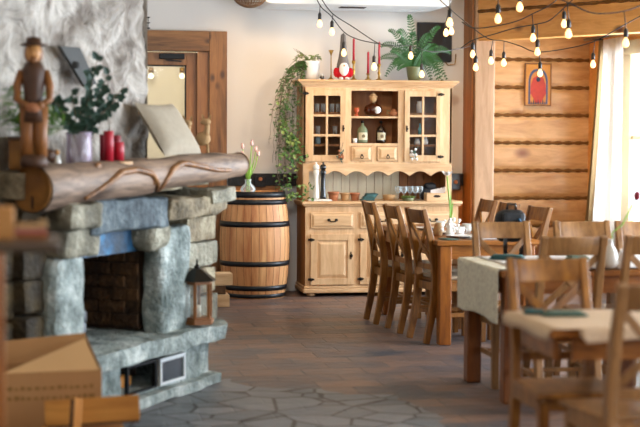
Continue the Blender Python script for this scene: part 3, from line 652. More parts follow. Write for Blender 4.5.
t=bottle('clay_teapot','small brown teapot with flowers at right on upper centre shelf','teapot',394,.18,SU,[(.03,0),(.045,.02),(.045,.04),(.02,.06),(.008,.072)],M['terra'])
MB().tube([(.04,0,.02),(.065,0,.04),(.07,0,.06)],.008,6).build('spout',M['terra'],t); MB().tube([(-.04,0,.015),(-.07,0,.03),(-.065,0,.055),(-.038,0,.05)],.005,6).build('handle',M['olive'],t); MB().ell((.05,-.01,.055),.016,8,6).build('flower',M['gnomer'],t)
# --- behind the glass doors
def inside(name,label,cat,px,zsh,prof,m,dy=.24,g=None):
    p=onhutch(px,120,dy); o=MB().lathe(prof,12,(p.x,p.y,zsh)).build(name,m,None); return tag(o,label,cat,g)
inside('white_jar','white jar on the top shelf behind right glazed door','jar',420,1.726,[(.035,0),(.037,.08),(.03,.09),(.03,.11)],M['white'],.19)
inside('brown_jar','brown jar on the top shelf behind right glazed door','jar',437,1.726,[(.035,0),(.037,.07),(.03,.08),(.03,.1)],M['terra'],.19)
inside('teal_bottle','slim teal bottle on middle shelf behind right glazed door','bottle',420,1.516,[(.016,0),(.017,.06),(.008,.08),(.008,.11)],mat('teal_glass','#5fa0a0',.2),.19)
inside('white_jug','white jug on lowest shelf behind right glazed door, taller one','jug',425,1.425,[(.03,0),(.034,.03),(.02,.06),(.024,.075)],M['white'],.19)
inside('white_jug','small white jug on lowest shelf behind right glazed door, shorter one','jug',417.5,1.425,[(.026,0),(.03,.02),(.018,.045),(.02,.055)],M['white'],.19)
for i,(px,z) in enumerate(((317,1.726),(323,1.726),(332,1.726),(338,1.726),(318,1.516),(335,1.516))):
    inside('drinking_glass',('clear glasses on the upper shelves behind left glazed door'),'glass',px,z,[(.02,0),(.024,.08),(.022,.08),(.018,.005)],M['wglass'],.19,'glasses behind the left glazed door')
inside('blue_bottle','pale blue bottle on lowest shelf behind left glazed door','bottle',318,1.425,[(.025,0),(.027,.05),(.01,.075),(.01,.1)],mat('blue_grey_glass','#7d97a0',.2),.17)
# hanging flower charms on the door knobs
for i,(px,py) in enumerate(((341,155),(414,153))):
    p=Y_(px,py,HF+UF-.05); t=thing('hanging_charm',('dried flower charm hanging on left glazed door of hutch','white flower charm hanging on right glazed door of hutch')[i],'ornament',p); random.seed(i)
    mb=MB()
    for k in range(9): mb.ell((random.uniform(-.03,.03),random.uniform(-.012,.012),random.uniform(-.06,.04)),.013,8,6)
    mb.build('flowers',M['terra'] if i==0 else M['petal'],t)
    mb=MB()
    for k in range(12): a=random.uniform(0,2*PI); mb.leaf((random.uniform(-.02,.02),0,random.uniform(-.05,.04)),(math.cos(a),-.2,math.sin(a)),(0,1,0),.035,.014)
    mb.build('leaves',M['euc'],t); MB().tube([(0,0,.04),(.004 if i else .02,.0,.12)],.002,5).build('cord',M['iron'],t)
# --- on top of the hutch
TZ=2.03
def cand(px,pyt,pyb,pyc,label,hold=.10):
    p=Y_(px,pyb,HF+.2); h=(pyb-pyc)/S; hh=(pyb-pyt)/S
    t=thing('candlestick',label,'candlestick',(p.x,p.y,TZ),0,'brass candlesticks on top of the hutch')
    MB().lathe([(.03,0),(.032,.008),(.012,.02),(.008,h*.35),(.016,h*.45),(.008,h*.55),(.009,h*.8),(.018,h*.88),(.018,h)],14).build('holder',M['brass'],t)
    if hh>h: MB().lathe([(.011,h),(.010,hh-.006),(.004,hh)],10).tube([(0,0,hh-.002),(0,.001,hh+.012)],.0015,4).build('candle',M['red'],t,label='slim red candle')
cand(353.5,37,79,59,'brass candlestick with tall red candle right of the gnome')
cand(368,50,79,72,'short candlestick with red candle, middle of the three')
cand(379,40,79,62,'brass candlestick with red candle beside the fern')
p=Y_(331,79,HF+.2); t=thing('candlestick','empty brass candlestick with funnel top left of the gnome','candlestick',(p.x,p.y,TZ),0,'brass candlesticks on top of the hutch')
MB().lathe([(.032,0),(.032,.006),(.01,.02),(.005,.05),(.005,.23),(.012,.25),(.027,.28),(.02,.28)],14).build('holder',M['brass'],t)
# gnome
p=Y_(343,79,HF+.15); t=thing('gnome_doll','red bodied gnome doll with white beard and tall grey hat','doll',(p.x,p.y,TZ))
MB().ell((0,0,.065),(.075,.055,.066),16,10).ell((-.07,-.01,.07),(.025,.025,.045),10,8).ell((.07,-.01,.07),(.025,.025,.045),10,8).build('body',M['gnomer'],t)
MB().lathe([(.062,.115),(.058,.15),(.046,.2),(.034,.27),(.028,.36),(.024,.42),(.006,.435)],16).build('hat',M['gnomeg'],t)
MB().ell((0,-.045,.1),(.046,.026,.065),12,10).build('beard',M['beard'],t); MB().ell((0,-.062,.13),.011,8,6).build('nose',M['skin'],t)
MB().ell((-.03,-.05,.012),(.022,.035,.015),8,6).ell((.03,-.05,.012),(.022,.035,.015),8,6).build('boots',M['beard'],t)
# small black figure between pot and candlestick
p=Y_(322,79,HF+.14); t=thing('small_figurine','tiny black and white figurine right of the white pot on hutch','figurine',(p.x,p.y,TZ)); MB().ell((0,0,.02),(.022,.018,.02),10,8).build('body',M['lid'],t); MB().ell((0,-.004,.046),.012,8,6).build('head',M['white'],t)
# trailing plant in white pot
p=Y_(311,79,HF+.24); t=thing('trailing_plant','white pot with ivy trailing far down the left side of hutch','plant',(p.x,p.y,TZ)); pot=p
MB().lathe([(.060,0),(.07,.06),(.085,.15),(.092,.178),(.085,.178),(.075,.12)],22).build('pot',M['potw'],t); MB().lathe([(.0,.125),(.07,.125)],16,caps=False).build('soil',M['crack'],t)
random.seed(21); lf=MB(); lf2=MB(); st=MB()
def strand(p0,p1,p2,p3,n,lw,dens=1.0,j=.012,mbx=None):
    P=[Vector(q) for q in (p0,p1,p2,p3)]; pts=[]
    for i in range(n+1):
        u=i/n; q=P[0]*(1-u)**3+P[1]*3*u*(1-u)**2+P[2]*3*u*u*(1-u)+P[3]*u**3
        pts.append(q+Vector((random.uniform(-j,j),random.uniform(-j,j),0))*u)
    st.tube(pts,.0016,4,False)
    for i in range(1,n):
        for _ in range(2 if random.random()<dens else 0):
            a=random.uniform(0,2*PI); (mbx or lf).leaf(pts[i],(math.cos(a),math.sin(a)*.7-.3,random.uniform(-.9,.3)),(0,-.6,1),random.uniform(lw*.7,lw*1.3),random.uniform(lw*.55,lw*.9))
for k in range(34):
    ex=random.uniform(-.36,-.10); ez=random.uniform(-1.22,-.55) if k<16 else random.uniform(-.8,-.25); ey=random.uniform(-.22,.04)
    if k<16 and random.random()<.5: ez=random.uniform(-1.15,-.7)
    strand((random.uniform(-.05,.0),random.uniform(-.04,.04),.14),(ex*.5,ey*.5,.22+random.uniform(-.04,.08)),(ex-.02,ey,.0),(ex+random.uniform(-.05,.05),ey,ez),34,.030,dens=.42 if ez<-.5 else .22)
# leafier mass in the middle of the fall
for k in range(210):
    z=random.gauss(-.62,.17); x=-.245+random.gauss(0,.045)+.05*math.sin(z*7); y=random.uniform(-.24,-.02)
    a=random.uniform(0,2*PI); (lf if k%4 else lf2).leaf((x,y,z),(math.cos(a),-.4,math.sin(a)*.8-.3),(0,-.6,1),random.uniform(.03,.05),random.uniform(.024,.038))
for k in range(60):  # tendrils lying on the counter's left end
    z=random.uniform(-1.13,-.98); x=random.uniform(-.30,-.02); y=random.uniform(-.27,-.14); a=random.uniform(0,2*PI)
    (lf if k%3 else lf2).leaf((x,y,z),(math.cos(a),-.4,math.sin(a)*.8),(0,-.6,1),random.uniform(.03,.045),random.uniform(.02,.034))
for k in range(14):
    a=random.uniform(0,2*PI); strand((0,0,.14),(.04*math.cos(a),.04*math.sin(a),.22),(.09*math.cos(a)-.03,.08*math.sin(a),.25),(.13*math.cos(a)-.05,.1*math.sin(a),random.uniform(.14,.3)),8,.03,dens=.5,mbx=lf2)
lf.build('foliage',M['ivy'],t); lf2.build('young_foliage',M['ivyl'],t); st.build('stems',M['stem'],t)
# fern
p=Y_(414,79,HF+.22); t=thing('potted_fern','large green fern in olive pot on top of hutch','plant',(p.x,p.y,TZ))
MB().lathe([(.055,0),(.065,.05),(.075,.12),(.08,.135),(.072,.135),(.068,.11)],20).build('pot',M['olive'],t)
fm=MB(); random.seed(4)
def frond(dx,dz,dy,lift):
    P0=Vector((0,0,.11)); P3=Vector((dx,dy,dz+.16)); P1=Vector((dx*.12,dy*.2,.11+lift)); P2=Vector((dx*.65,dy*.7,max(dz+.16,.13)+lift*.9)); n=22; pts=[]
    for i in range(n+1):
        u=i/n; pts.append(P0*(1-u)**3+P1*3*u*(1-u)**2+P2*3*u*u*(1-u)+P3*u**3)
    fm.tube(pts,.0025,4,False)
    for i in range(2,n+1):
        d=(pts[i]-pts[i-1]).normalized(); sd=Vector((-d.z,-.3,d.x)); sd=sd.normalized()
        ww=.048*math.sin(PI*min(1,(i/n)*.8+.15))+.008
        for k in (-1,1): fm.leaf(pts[i],sd*k+d*.55+Vector((0,0,-.15)),(0,-1,0),ww,.014)
for (px,py,lf_) in ((405,13,.1),(386,27,.06),(393,29,.1),(381,42,.08),(379,55,.1),(384,72,.14),(437,23,.05),(429,34,.1),(453,48,.1),(449,74,.14),(441,88,.16),(433,78,.12),(424,70,.1),(398,38,.08),(389,48,.08),(396,66,.1),(446,60,.12),(411,30,.1),(438,52,.1),(402,55,.08),(392,60,.1),(444,80,.18),(434,42,.06)):
    frond((px-414)/107.,(60-py)/107.,random.uniform(-.16,.08),lf_+random.uniform(-.03,.03))
fm.build('foliage',M['green'],t)
# speaker panel on wall behind fern
p0=Y_(418,22,YB-.06);p1=Y_(452,62,YB-.06)
t=thing('wall_speaker','flat black loudspeaker on the wall behind the fern','speaker',((p0.x+p1.x)/2,YB,p1.z))
w=(p1.x-p0.x)/2; MB().box(-w,w,-.06,0,0,p0.z-p1.z).build('housing',M['bag'],t,bev=.01); MB().box(-w+.02,w-.10,-.066,-.06,.02,p0.z-p1.z-.02).build('grille',mat('speaker_cloth','#2b241f',.9,scale=200,var=.4),t)
kx_=(p0.x+p1.x)/2; o=(MB().tube([(p1.x-.06,YB-.01,p1.z+.01),(p1.x-.03,YB-.02,p1.z-.03),(p1.x+.03,YB-.06,p1.z-.02),(p1.x+.04,YB-.05,p1.z+.06),(p1.x+.05,YB-.01,p1.z+.08)],.006,6).build('brass_hook',M['brass'],t,label='small brass wall hook at the lower right corner')); o.location=(-kx_,-YB,-p1.z)  # brass wall hook, parented to the speaker
# socket boxes on the black rail
for i,(px,py) in enumerate(((260,179),(455,182))):
    p=Y_(px,py,YB-.075); t=thing('wall_socket',('wall socket with orange knob behind the tulips','wall socket on black rail right of the hutch')[i],'socket',(p.x,YB-.071,p.z-.045))
    MB().box(-.05,.05,-.03,0,-.03,.13 if i else .07).build('plate',M['lid'],t,bev=.004); MB().lathe([(.02,0),(.02,.012),(.012,.016)],12,mx=Matrix.Translation((.0,-.03,.045))@Matrix.Rotation(PI/2,4,'X')).build('dial',M['terra'],t)
# air conditioner (hangs from ceiling against back wall)
a=Y_(258,6,14.0).x;b_=Y_(441,6,14.0).x
t=thing('air_conditioner','wide white air conditioner hanging above the hutch','air conditioner',((a+b_)/2,13.62,2.70)); w=(b_-a)/2
pr=[(-w,.05),(-w+.02,.01),(-w+.07,0),(w-.07,0),(w-.02,.01),(w,.05),(w,.22),(-w,.22)]
MB().prism(pr,0,.70,'y').build('housing',M['plastic'],t,bev=.012)
MB().box(-w+.14,w-.14,.45,.55,-.004,.0).build('outlet_frame',M['plastic'],t); p=Y_(352,3,13.9)
MB().box(p.x-t.location.x-.12,p.x-t.location.x+.12,.20,.32,-.006,.004).build('air_slot',M['crack'],t)
MB().box(-w+.2,w-.2,-.004,0,.10,.16).build('front_grille',M['potw'],t); MB().box(-.5,-.46,.3,.34,.22,.279).box(.46,.5,.3,.34,.22,.279).build('hanger',M['blackm'],t)
# rattan pendant
p=Y_(250,-8,12.8); t=thing('pendant_lamp','round woven cane pendant lamp cut by the top picture edge','lamp',(p.x,p.y,p.z)); mb=MB(); r=.155; zc=.0
for k in range(16): a=PI*k/16; mb.tube([(r*math.sin(q)*math.cos(a),r*math.sin(q)*math.sin(a),zc+r*.85*math.cos(q)) for q in [2*PI*i/24 for i in range(25)]],.004,5)
for k in range(1,10): q=PI*k/10; mb.tube([(r*math.sin(q)*math.cos(2*PI*i/24),r*math.sin(q)*math.sin(2*PI*i/24),zc+r*.85*math.cos(q)) for i in range(25)],.004,5)
mb.build('cane_shade',M['rattan'],t); MB().ell((0,0,0),.04).build('bulb',M['potw'],t); MB().tube([(0,0,.04),(0,0,ZC-p.z)],.005,6).build('cable',M['blackm'],t)
# wire holder above the door frame
p=Y_(146,23,YB-.03); mb=MB()
for z in (-.05,0,.05): mb.tube([(-.05,0,z),(.03,0,z),(.035,-.02,z+.005),(.03,-.04,z),(-.05,-.04,z)],.004,5)
for x in (-.03,.02): mb.tube([(x,0,-.06),(x,0,.06)],.004,5)
o=mb.build('wire_holder',M['blackm'],None); o.location=p; tag(o,'small wire holder on the wall above the door frame corner','wire holder')
# icon picture
a=Y_(525,63,15.155);b_=Y_(551,106,15.155); t=thing('icon_picture','arched red and blue religious icon hanging on the log wall','picture',((a.x+b_.x)/2,15.165,b_.z)); w=(b_.x-a.x)/2; h=a.z-b_.z
MB().box(-w,-w+.012,-.02,0,0,h).box(w-.012,w,-.02,0,0,h).box(-w+.012,w-.012,-.02,0,0,.012).box(-w+.012,w-.012,-.02,0,h-.012,h).build('frame',M['trim'],t,bev=.002)
MB().box(-w+.012,w-.012,-.012,0,.012,h-.012).build('panel',mat('icon_gold','#c88a34',.5,var=.25),t)
def arch(w2,z0,z1,n=10):
    return [(-w2,z0),(w2,z0),(w2,z0+(z1-z0)*.62)]+[(w2*math.cos(PI/2*k/n)**.8 if k<n else 0,z0+(z1-z0)*(.62+.38*math.sin(PI/2*k/n))) for k in range(1,n+1)]+[(-w2*math.cos(PI/2*k/n)**.8,z0+(z1-z0)*(.62+.38*math.sin(PI/2*k/n))) for k in range(n-1,0,-1)]+[(-w2,z0+(z1-z0)*.62)]
for (ww,z0,z1,y,c,n_) in ((.105,.018,.385,-.014,'#3c4f78','arch_band'),(.085,.022,.36,-.016,'#c9863c','inner_arch')): MB().prism(arch(ww,z0,z1),y,-.012,'y').build(n_,mat(n_,c,.5,var=.3,scale=40),t)
MB().prism([(-.045,.07),(-.03,.03),(.03,.03),(.05,.07),(.085,.13),(.08,.22),(.055,.29),(.0,.32),(-.055,.29),(-.08,.22),(-.085,.13)],-.019,-.016,'y').build('red_robe',mat('robe_red','#b8382a',.5,var=.3,scale=30),t)
MB().ell((0,-.018,.275),(.024,.006,.026),12,8).build('painted_face',M['bluem'],t)
mb=MB()
for k in range(7): x=-.075+.025*k; mb.prism([(x-.008,.022),(x+.008,.022),(x,.075 if k%2 else .05)],-.021,-.0165,'y')
mb.build('small_figures',mat('figure_blue','#22304e',.5),t)
# ------------------------------------------------------------------ barrel
bc=Y_(254.5,250,13.98); t=thing('wooden_barrel','oak wine barrel with black iron hoops standing beside the hutch','barrel',(bc.x,13.98,0))
Hb=.985
def br(z): u=(z/Hb-.5)*2; return .328-.048*u*u
MB().lathe([(br(0),0)]+[(br(Hb*k/20),Hb*k/20) for k in range(1,20)]+[(br(Hb),Hb),(br(Hb)-.03,Hb),(br(Hb)-.03,Hb-.02),(.0,Hb-.02)],56,caps=False).build('staves',M['barrel'],t)
sg=MB()
for k in range(28):
    a=2*PI*k/28; sg.tube([((br(z)+.0002)*math.cos(a),(br(z)+.0002)*math.sin(a),z) for z in [Hb*i/14 for i in range(15)]],.0016,4,False)
sg.build('stave_joints',M['crack'],t)
for (y0,y1) in ((193.5,199.5),(201.5,206.5),(223.5,229),(263.5,268.5),(288,293),(296.5,300.5)):
    z1=(301.5-y0)/107.*.98; z0=(301.5-y1)/107.*.98; z0=max(0.004,z0); z1=min(Hb+.003,z1)
    MB().lathe([(br(z0)+.001,z0),(br(z0)+.006,z0),(br(z1)+.006,z1),(br(z1)+.001,z1)],56,caps=False).build('hoop',M['band'],t)
# tulip vase on barrel
p=Y_(248,195,13.84); t=thing('tulip_vase','round clear glass vase of blush tulips standing on the barrel','vase',(p.x,p.y,Hb-.02 if 0 else Hb-.0195))
MB().lathe([(.045,0),(.068,.02),(.072,.045),(.055,.075),(.03,.095),(.028,.12),(.034,.135),(.031,.135),(.025,.118),(.027,.092),(.05,.072),(.066,.045),(.06,.022),(.0,.008)],20).build('glass_body',M['wglass'],t)
st_=MB(); tu=MB(); lv=MB(); random.seed(2)
for (px,py) in ((243.5,150),(251,146.5),(256,153),(243,158),(258,157)):
    q=Y_(px,py,13.84)-p; q=Vector((q.x,random.uniform(-.05,.05),q.z+.0)); 
    st_.tube([(random.uniform(-.02,.02),0,.02),(q.x*.2,0,.16),(q.x*.7,q.y*.6,q.z*.7),tuple(q)],.0045,6)
    d=Vector((q.x*.6,q.y,.25)).normalized()
    for k in range(6):
        a=2*PI*k/6; o_=Vector((math.cos(a),math.sin(a),0))*.016; tu.leaf(q+o_*.3,d+o_*8,o_,.055,.032,-.3)
    tu.ell(tuple(q+d*.02),(.016,.016,.026),8,6)
for k in range(8): a=2*PI*k/8; lv.leaf((0,0,.1),(math.cos(a)*.25,math.sin(a)*.25,1),(math.cos(a),math.sin(a),0),random.uniform(.14,.24),.028)
st_.build('stems',M['stemg'],t); tu.build('tulip_blooms',M['tulip'],t); lv.build('leaves',M['stemg'],t)
# ------------------------------------------------------------------ fireplace
FA=math.atan2(.835,.55)
fp=thing('fireplace','large rough stone corner fireplace with low hearth and dark firebox','fireplace',(1.03,9.06,0),FA)
MB().rock(-1.9,.18,.42,.9,.0,.30,9,.01,8,.1).build('core_stone',M['st_grey'],fp)
sl=MB()
# hearth slab: grid following the slanted outline, rough edges
def slab(z0,z1,out,seed,amp,nx=40,ny=12):
    mb=MB(); vs=[];fs=[]
    def xy(u,v):
        y=v*.9; xr=.07+.21*min(1,y/.13)+.04*max(0,y-.13); return (-1.95-out+(xr+out+1.95+out)*u,-out+(.9+out)*v)
    for s,z in ((0,z0),(1,z1)):
        for j in range(ny+1):
            for i in range(nx+1):
                x,y=xy(i/nx,j/ny); p=Vector((x,y,z)); k=noise.noise_vector(p*5+Vector((seed,0,0)))+.5*noise.noise_vector(p*14); p+=Vector((k.x*amp,k.y*amp,k.z*amp*.45)); vs.append(p)
    N=(nx+1)*(ny+1); I=lambda i,j,s:s*N+j*(nx+1)+i
    for j in range(ny):
        for i in range(nx): fs+= [(I(i,j,0),I(i,j+1,0),I(i+1,j+1,0),I(i+1,j,0)),(I(i,j,1),I(i+1,j,1),I(i+1,j+1,1),I(i,j+1,1))]
    for i in range(nx): fs+= [(I(i,0,0),I(i+1,0,0),I(i+1,0,1),I(i,0,1)),(I(i,ny,0),I(i,ny,1),I(i+1,ny,1),I(i+1,ny,0))]
    for j in range(ny): fs+= [(I(0,j,0),I(0,j,1),I(0,j+1,1),I(0,j+1,0)),(I(nx,j,0),I(nx,j+1,0),I(nx,j+1,1),I(nx,j,1))]
    return mb.add(vs,fs)
slab(.28,.368,.0,1,.028).build('hearth_slab',M['st_pale'],fp)
MB().rock(-1.93,.05,.03,.6,.0,.062,5,.014,12,.2).build('footing',M['st_pale'],fp)
bs=MB()
for (a,b2,sd) in ((-.34,-.10,1),(-.1,.03,2),(-1.5,-1.02,3),(-1.93,-1.5,4)): bs.rock(a,b2,.09 if a<-.2 else .10,.5,.05,.30,sd,.012,6,.2)
bs.rock(-1.02,-.34,.1,.5,.05,.085,7,.005,6,.3).rock(-1.02,-.34,.08,.5,.245,.30,8,.008,6,.3); bs.build('base_stones',M['st_pale'],fp)
MB().box(-1.02,-.34,.4,.45,.08,.25).build('ash_recess',M['fire'],fp)
fd=MB().box(-1.0,-.98,.07,.09,.085,.245).box(-.69,-.67,.07,.09,.085,.245).box(-.98,-.69,.07,.09,.232,.245).box(-.98,-.69,.07,.09,.085,.095); fd.build('ash_frame',M['blackm'],fp)
dd=MB().box(-.655,-.635,.055,.08,.088,.242).box(-.375,-.355,.055,.08,.088,.242).box(-.635,-.375,.055,.08,.222,.242).box(-.635,-.375,.055,.08,.088,.105).build('ash_door',M['plastic'],fp,bev=.003,label='small framed glass door')
MB().box(-.635,-.375,.065,.07,.105,.222).build('door_glass',mat('dark_door_glass','#3a4046',.15),dd)
MB().rock(-.95,-.72,.2,.27,.09,.16,4,.006,5,.6).build('log_in_recess',M['split'],fp)
# jambs and pillars
MB().rock(-1.60,-1.30,.14,.6,.355,.88,11,.03,8,.35).build('left_jamb',M['st_pale'],fp)
MB().rock(-.50,-.14,.13,.27,.355,.97,12,.022,9,.5).build('right_jamb',M['st_pale'],fp)
MB().rock(-1.56,-1.22,.10,.6,.87,1.03,14,.025,7,.45).build('left_corbel',M['st_grey'],fp)
MB().rock(-.66,-.42,.10,.3,.86,1.03,15,.02,7,.7).build('right_corbel',M['st_grey'],fp)
z=.36; k=0
for h in (.18,.17,.16,.17,):
    mb=MB().rock(-.14,.25 if k%2 else .27,.16,.62,z,z+h-.006,20+k,.012,6,.2); mb.build('pillar_stone',M['st_warm' if k%2 else 'st_grey'],fp); z+=h; k+=1
MB().rock(-.5,.24,.06,.62,1.03,1.15,31,.03,9,.4).build('capstone',M['st_warm'],fp)
MB().rock(-.05,.27,.03,.5,1.10,1.19,32,.02,7,.4).build('capstone',M['st_grey'],fp)
MB().rock(-1.35,-.5,.08,.6,.985,1.17,33,.028,10,.35).build('lintel_stone',stone('blue_grey_lintel','#262c31','#4a565d','#7f898b',5),fp,label='bluish grey lintel stone')
MB().rock(-1.62,-1.30,.02,.55,1.02,1.17,34,.028,7,.5).build('lintel_stone',M['st_grey'],fp)
MB().box(-1.3,-.5,.24,.26,.85,1.0).build('blue_plate',M['bluem'],fp)  # mottled blue plate under the lintel
# left stonework, browner and in courses
k=0
for (a,b2) in ((-1.78,-1.57),(-1.98,-1.76),(-2.25,-1.98),(-2.6,-2.25)):
    z=.0 if a<-1.98 else .385
    while z<1.12:
        h=random.uniform(.14,.3); z1=min(1.2,z+h); MB().rock(a,b2,.2 if a>-1.9 else .26,.7,z,z1,50+k,.02,6,.3).build('pier_stone',M['st_brown'],fp); z=z1; k+=1
# firebox
MB().box(-1.55,-.3,.78,.82,.38,1.15).box(-1.42,-1.38,.3,.78,.38,1.0).box(-.50,-.40,.29,.78,.38,1.0).build('firebox_lining',M['fire'],fp)
fb=MB(); random.seed(8)
for r_ in range(8):
    for c_ in range(5):
        x=-1.42+c_*.22+(.11 if r_%2 else 0); fb.rock(x,min(x+.21,-.38),.755,.79,.4+r_*.075,.468+r_*.075,r_*7+c_,.004,2,.3)

for r_ in range(8):
    for c_ in range(3):
        y=.29+c_*.18+(.09 if r_%2 else 0); fb.rock(-.515,-.49,y,min(y+.17,.77),.4+r_*.075,.468+r_*.075,r_*5+c_,.004,2,.3)
fb.build('firebrick_courses',M['brickf'],fp)
for i,(x,y,zz,l,an) in enumerate(((-1.12,.36,.44,.36,.2),(-1.08,.46,.52,.34,-.5),(-1.1,.38,.60,.28,.9))):
    o=MB().rock(-l/2,l/2,-.045,.045,-.04,.04,60+i,.012,7,.7).build('burnt_log',M['ash'],None); pw=fp.matrix_world
    v=Matrix.Rotation(FA,3,'Z')@Vector((x,y,zz)); o.location=(1.03+v.x,9.06+v.y,v.z); o.rotation_euler=(0,.1*i,FA+an)
    tag(o,('grey ash covered log lying lowest in the firebox','ash covered log lying behind in the firebox','small charred log on top of the others in firebox')[i],'log','burnt logs in the firebox')
def FL(x,y,z): v=Matrix.Rotation(FA,3,'Z')@Vector((x,y,z)); return Vector((1.03+v.x,9.06+v.y,v.z))
# chimney breast
def chimney():
    mb=MB(); nx,nz=130,70; vs=[];fs=[]
    for j in range(nz+1):
        for i in range(nx+1):
            x=-3.3+3.1*i/nx; z=1.33+(ZC-1.33)*j/nz; p=Vector((x,.42,z)); k=noise.noise(p*3.1)+.7*noise.noise(p*7.3+2*noise.noise_vector(p*3))+.5*abs(noise.noise(p*13))
            if i==nx: x+=.02*noise.noise(p*6)
            vs.append((x,(.42-.04*k),z))
    for j in range(nz):
        for i in range(nx): a=j*(nx+1)+i; fs.append((a,a+1,a+nx+2,a+nx+1))
    mb.add(vs,fs,True)
    o=len(vs); v2=[(-.2,.42,1.33),(-.2,.42,ZC),(-.2,1.1,ZC),(-.2,1.1,1.33),(-3.3,1.1,1.33),(-3.3,1.1,ZC),(-3.3,.42,ZC),(-3.3,.42,1.33)]
    mb.add([(-.2,.40,1.33),(-.2,.40,ZC),(-.2,1.1,ZC),(-.2,1.1,1.33),(-3.3,1.1,1.33),(-3.3,1.1,ZC),(-3.3,.44,1.33),(-3.3,.44,ZC)],[(0,1,2,3),(3,2,5,4),(4,5,7,6),(0,3,4,6)])
    return mb
tag(chimney().build('chimney_breast',M['plaster'],None),'rough swirled grey plaster chimney breast above the fireplace','chimney').location=(0,0,0)
ob=bpy.data.objects['chimney_breast']; ob.location=(1.03,9.06,0); ob.rotation_euler=(0,0,FA)
# mantel shelf (stone ledge behind the log) and mantel log
MB().rock(-1.85,-.2,.16,.6,1.19,1.33,70,.01,12,.2).build('mantel_ledge',M['st_warm'],fp)
ml=thing('mantel_log','long peeled tree trunk mantel with sawn end resting on the stones','mantel',FL(-1.83,.12,1.245),FA)
n=40; LL=2.30; pts=[];rs=[]
for i in range(n+1):
    u=i/n; x=LL*u; pts.append((x,.006*math.sin(u*7),.085*u+.004*math.sin(u*11))); rs.append(.117-.037*u+.004*math.sin(u*17+1)+.003*math.sin(u*31))
mb=MB().tube(pts,rs,28,False); mb.build('trunk',M['mantel'],ml)
mb=MB(); mb.lathe([(0,0),(.06,.0),(.113,.001),(.113,.012)],28,mx=Matrix.Translation((0,0,0))@Matrix.Rotation(-PI/2,4,'Y'),caps=False); e=mb.build('sawn_end',M['cut'],ml,label='flat sawn ochre end')
MB().box(-.006,0.0,-.005,.004,-.10,-.035).build('end_crack',M['crack'],ml)
mb=MB().lathe([(.0,0),(.076,.0),(.076,-.008)],24,mx=Matrix.Translation((LL,0,.085))@Matrix.Rotation(PI/2,4,'Y'),caps=False).build('far_end',M['cut'],ml)
# branch grown round the trunk, like antlers
def onlog(x,ang,extra=.004):  # ang 0 = front(-y), + up
    u=x/LL; c=Vector((x,.006*math.sin(u*7),.085*u+.004*math.sin(u*11))); r=.117-.037*u+.004*math.sin(u*17+1)+.003*math.sin(u*31)+extra
    return c+Vector((0,-math.cos(ang)*r,math.sin(ang)*r))
for path,w in ((((.36,-.75),(.52,-.15),(.70,.42),(.86,.5),(1.0,.2),(1.08,-.4),(1.12,-.95)),.016),(((1.14,-1.0),(1.17,-.3),(1.26,.3),(1.40,.6),(1.58,.25),(1.80,-.1),(2.05,-.25)),.016)):
    P=[]
    for i in range(len(path)-1):
        for k in range(6): t_=k/6; P.append(onlog(path[i][0]*(1-t_)+path[i+1][0]*t_,path[i][1]*(1-t_)+path[i+1][1]*t_))
    MB().tube(P,[w*(.6+.6*math.sin(PI*i/len(P))) for i in range(len(P))],8).build('branch',M['trim'],ml,label='dark curved branch wrapped on the trunk')
for (x,a) in ((.52,.9),(1.05,-.2)): q=onlog(x,a,-.004); MB().ell(tuple(q),(.03,.014,.022),10,8).build('knot',M['trim'],ml)
# --- things on the mantel
MZ=1.338
def fl_at(px,py,d):   # point on plane local y=d seen at the pixel
    r=ray(px,py); bx,by=-.835,.55; k=((1.03*bx+9.06*by)+d)/(r.x*bx+r.y*by); return Vector((k*r.x,k*r.y,CH+k*r.z))
# wooden man figurine
q=fl_at(34,150,.10); t=thing('carved_figurine','carved wooden man in wide hat holding a bowl on mantel','figurine',(q.x,q.y,MZ+.018),R(-2))
MB().lathe([(.065,0),(.068,.03),(.055,.06)],14).build('base',M['carv1'],t)
MB().tube([(-.035,0,.05),(-.032,0,.16),(-.03,0,.3)],[.03,.034,.04],10).tube([(.035,0,.05),(.032,0,.16),(.03,0,.3)],[.03,.034,.04],10).build('legs',M['carv2'],t)
MB().lathe([(.058,.22),(.052,.3),(.046,.34),(.056,.42),(.06,.47),(.042,.51),(.022,.52)],16).build('coat',M['carv1'],t)
for s in (-1,1): MB().tube([(s*.055,0,.47),(s*.078,-.01,.40),(s*.078,-.03,.33),(s*.035,-.07,.30)],[.022,.021,.018,.015],8).ell((s*.035,-.09,.30),.02,8,6).build('arm',M['carv2'],t)
MB().ell((0,-.085,.29),(.04,.035,.025),12,8).build('bowl',M['terra'],t)
MB().ell((0,-.005,.56),(.036,.038,.05),14,10).ell((0,-.042,.555),(.008,.01,.012),6,5).tube([(0,0,.50),(0,0,.54)],.02,8).build('head',M['skin'],t)
MB().ell((0,.012,.555),(.046,.035,.06),12,8).ell((0,-.034,.525),(.02,.012,.02),8,6).build('hair',M['carv2'],t)
MB().lathe([(.02,.597),(.062,.592),(.066,.6),(.040,.607),(.034,.632),(.0,.64)],18).build('hat',M['carv1'],t)
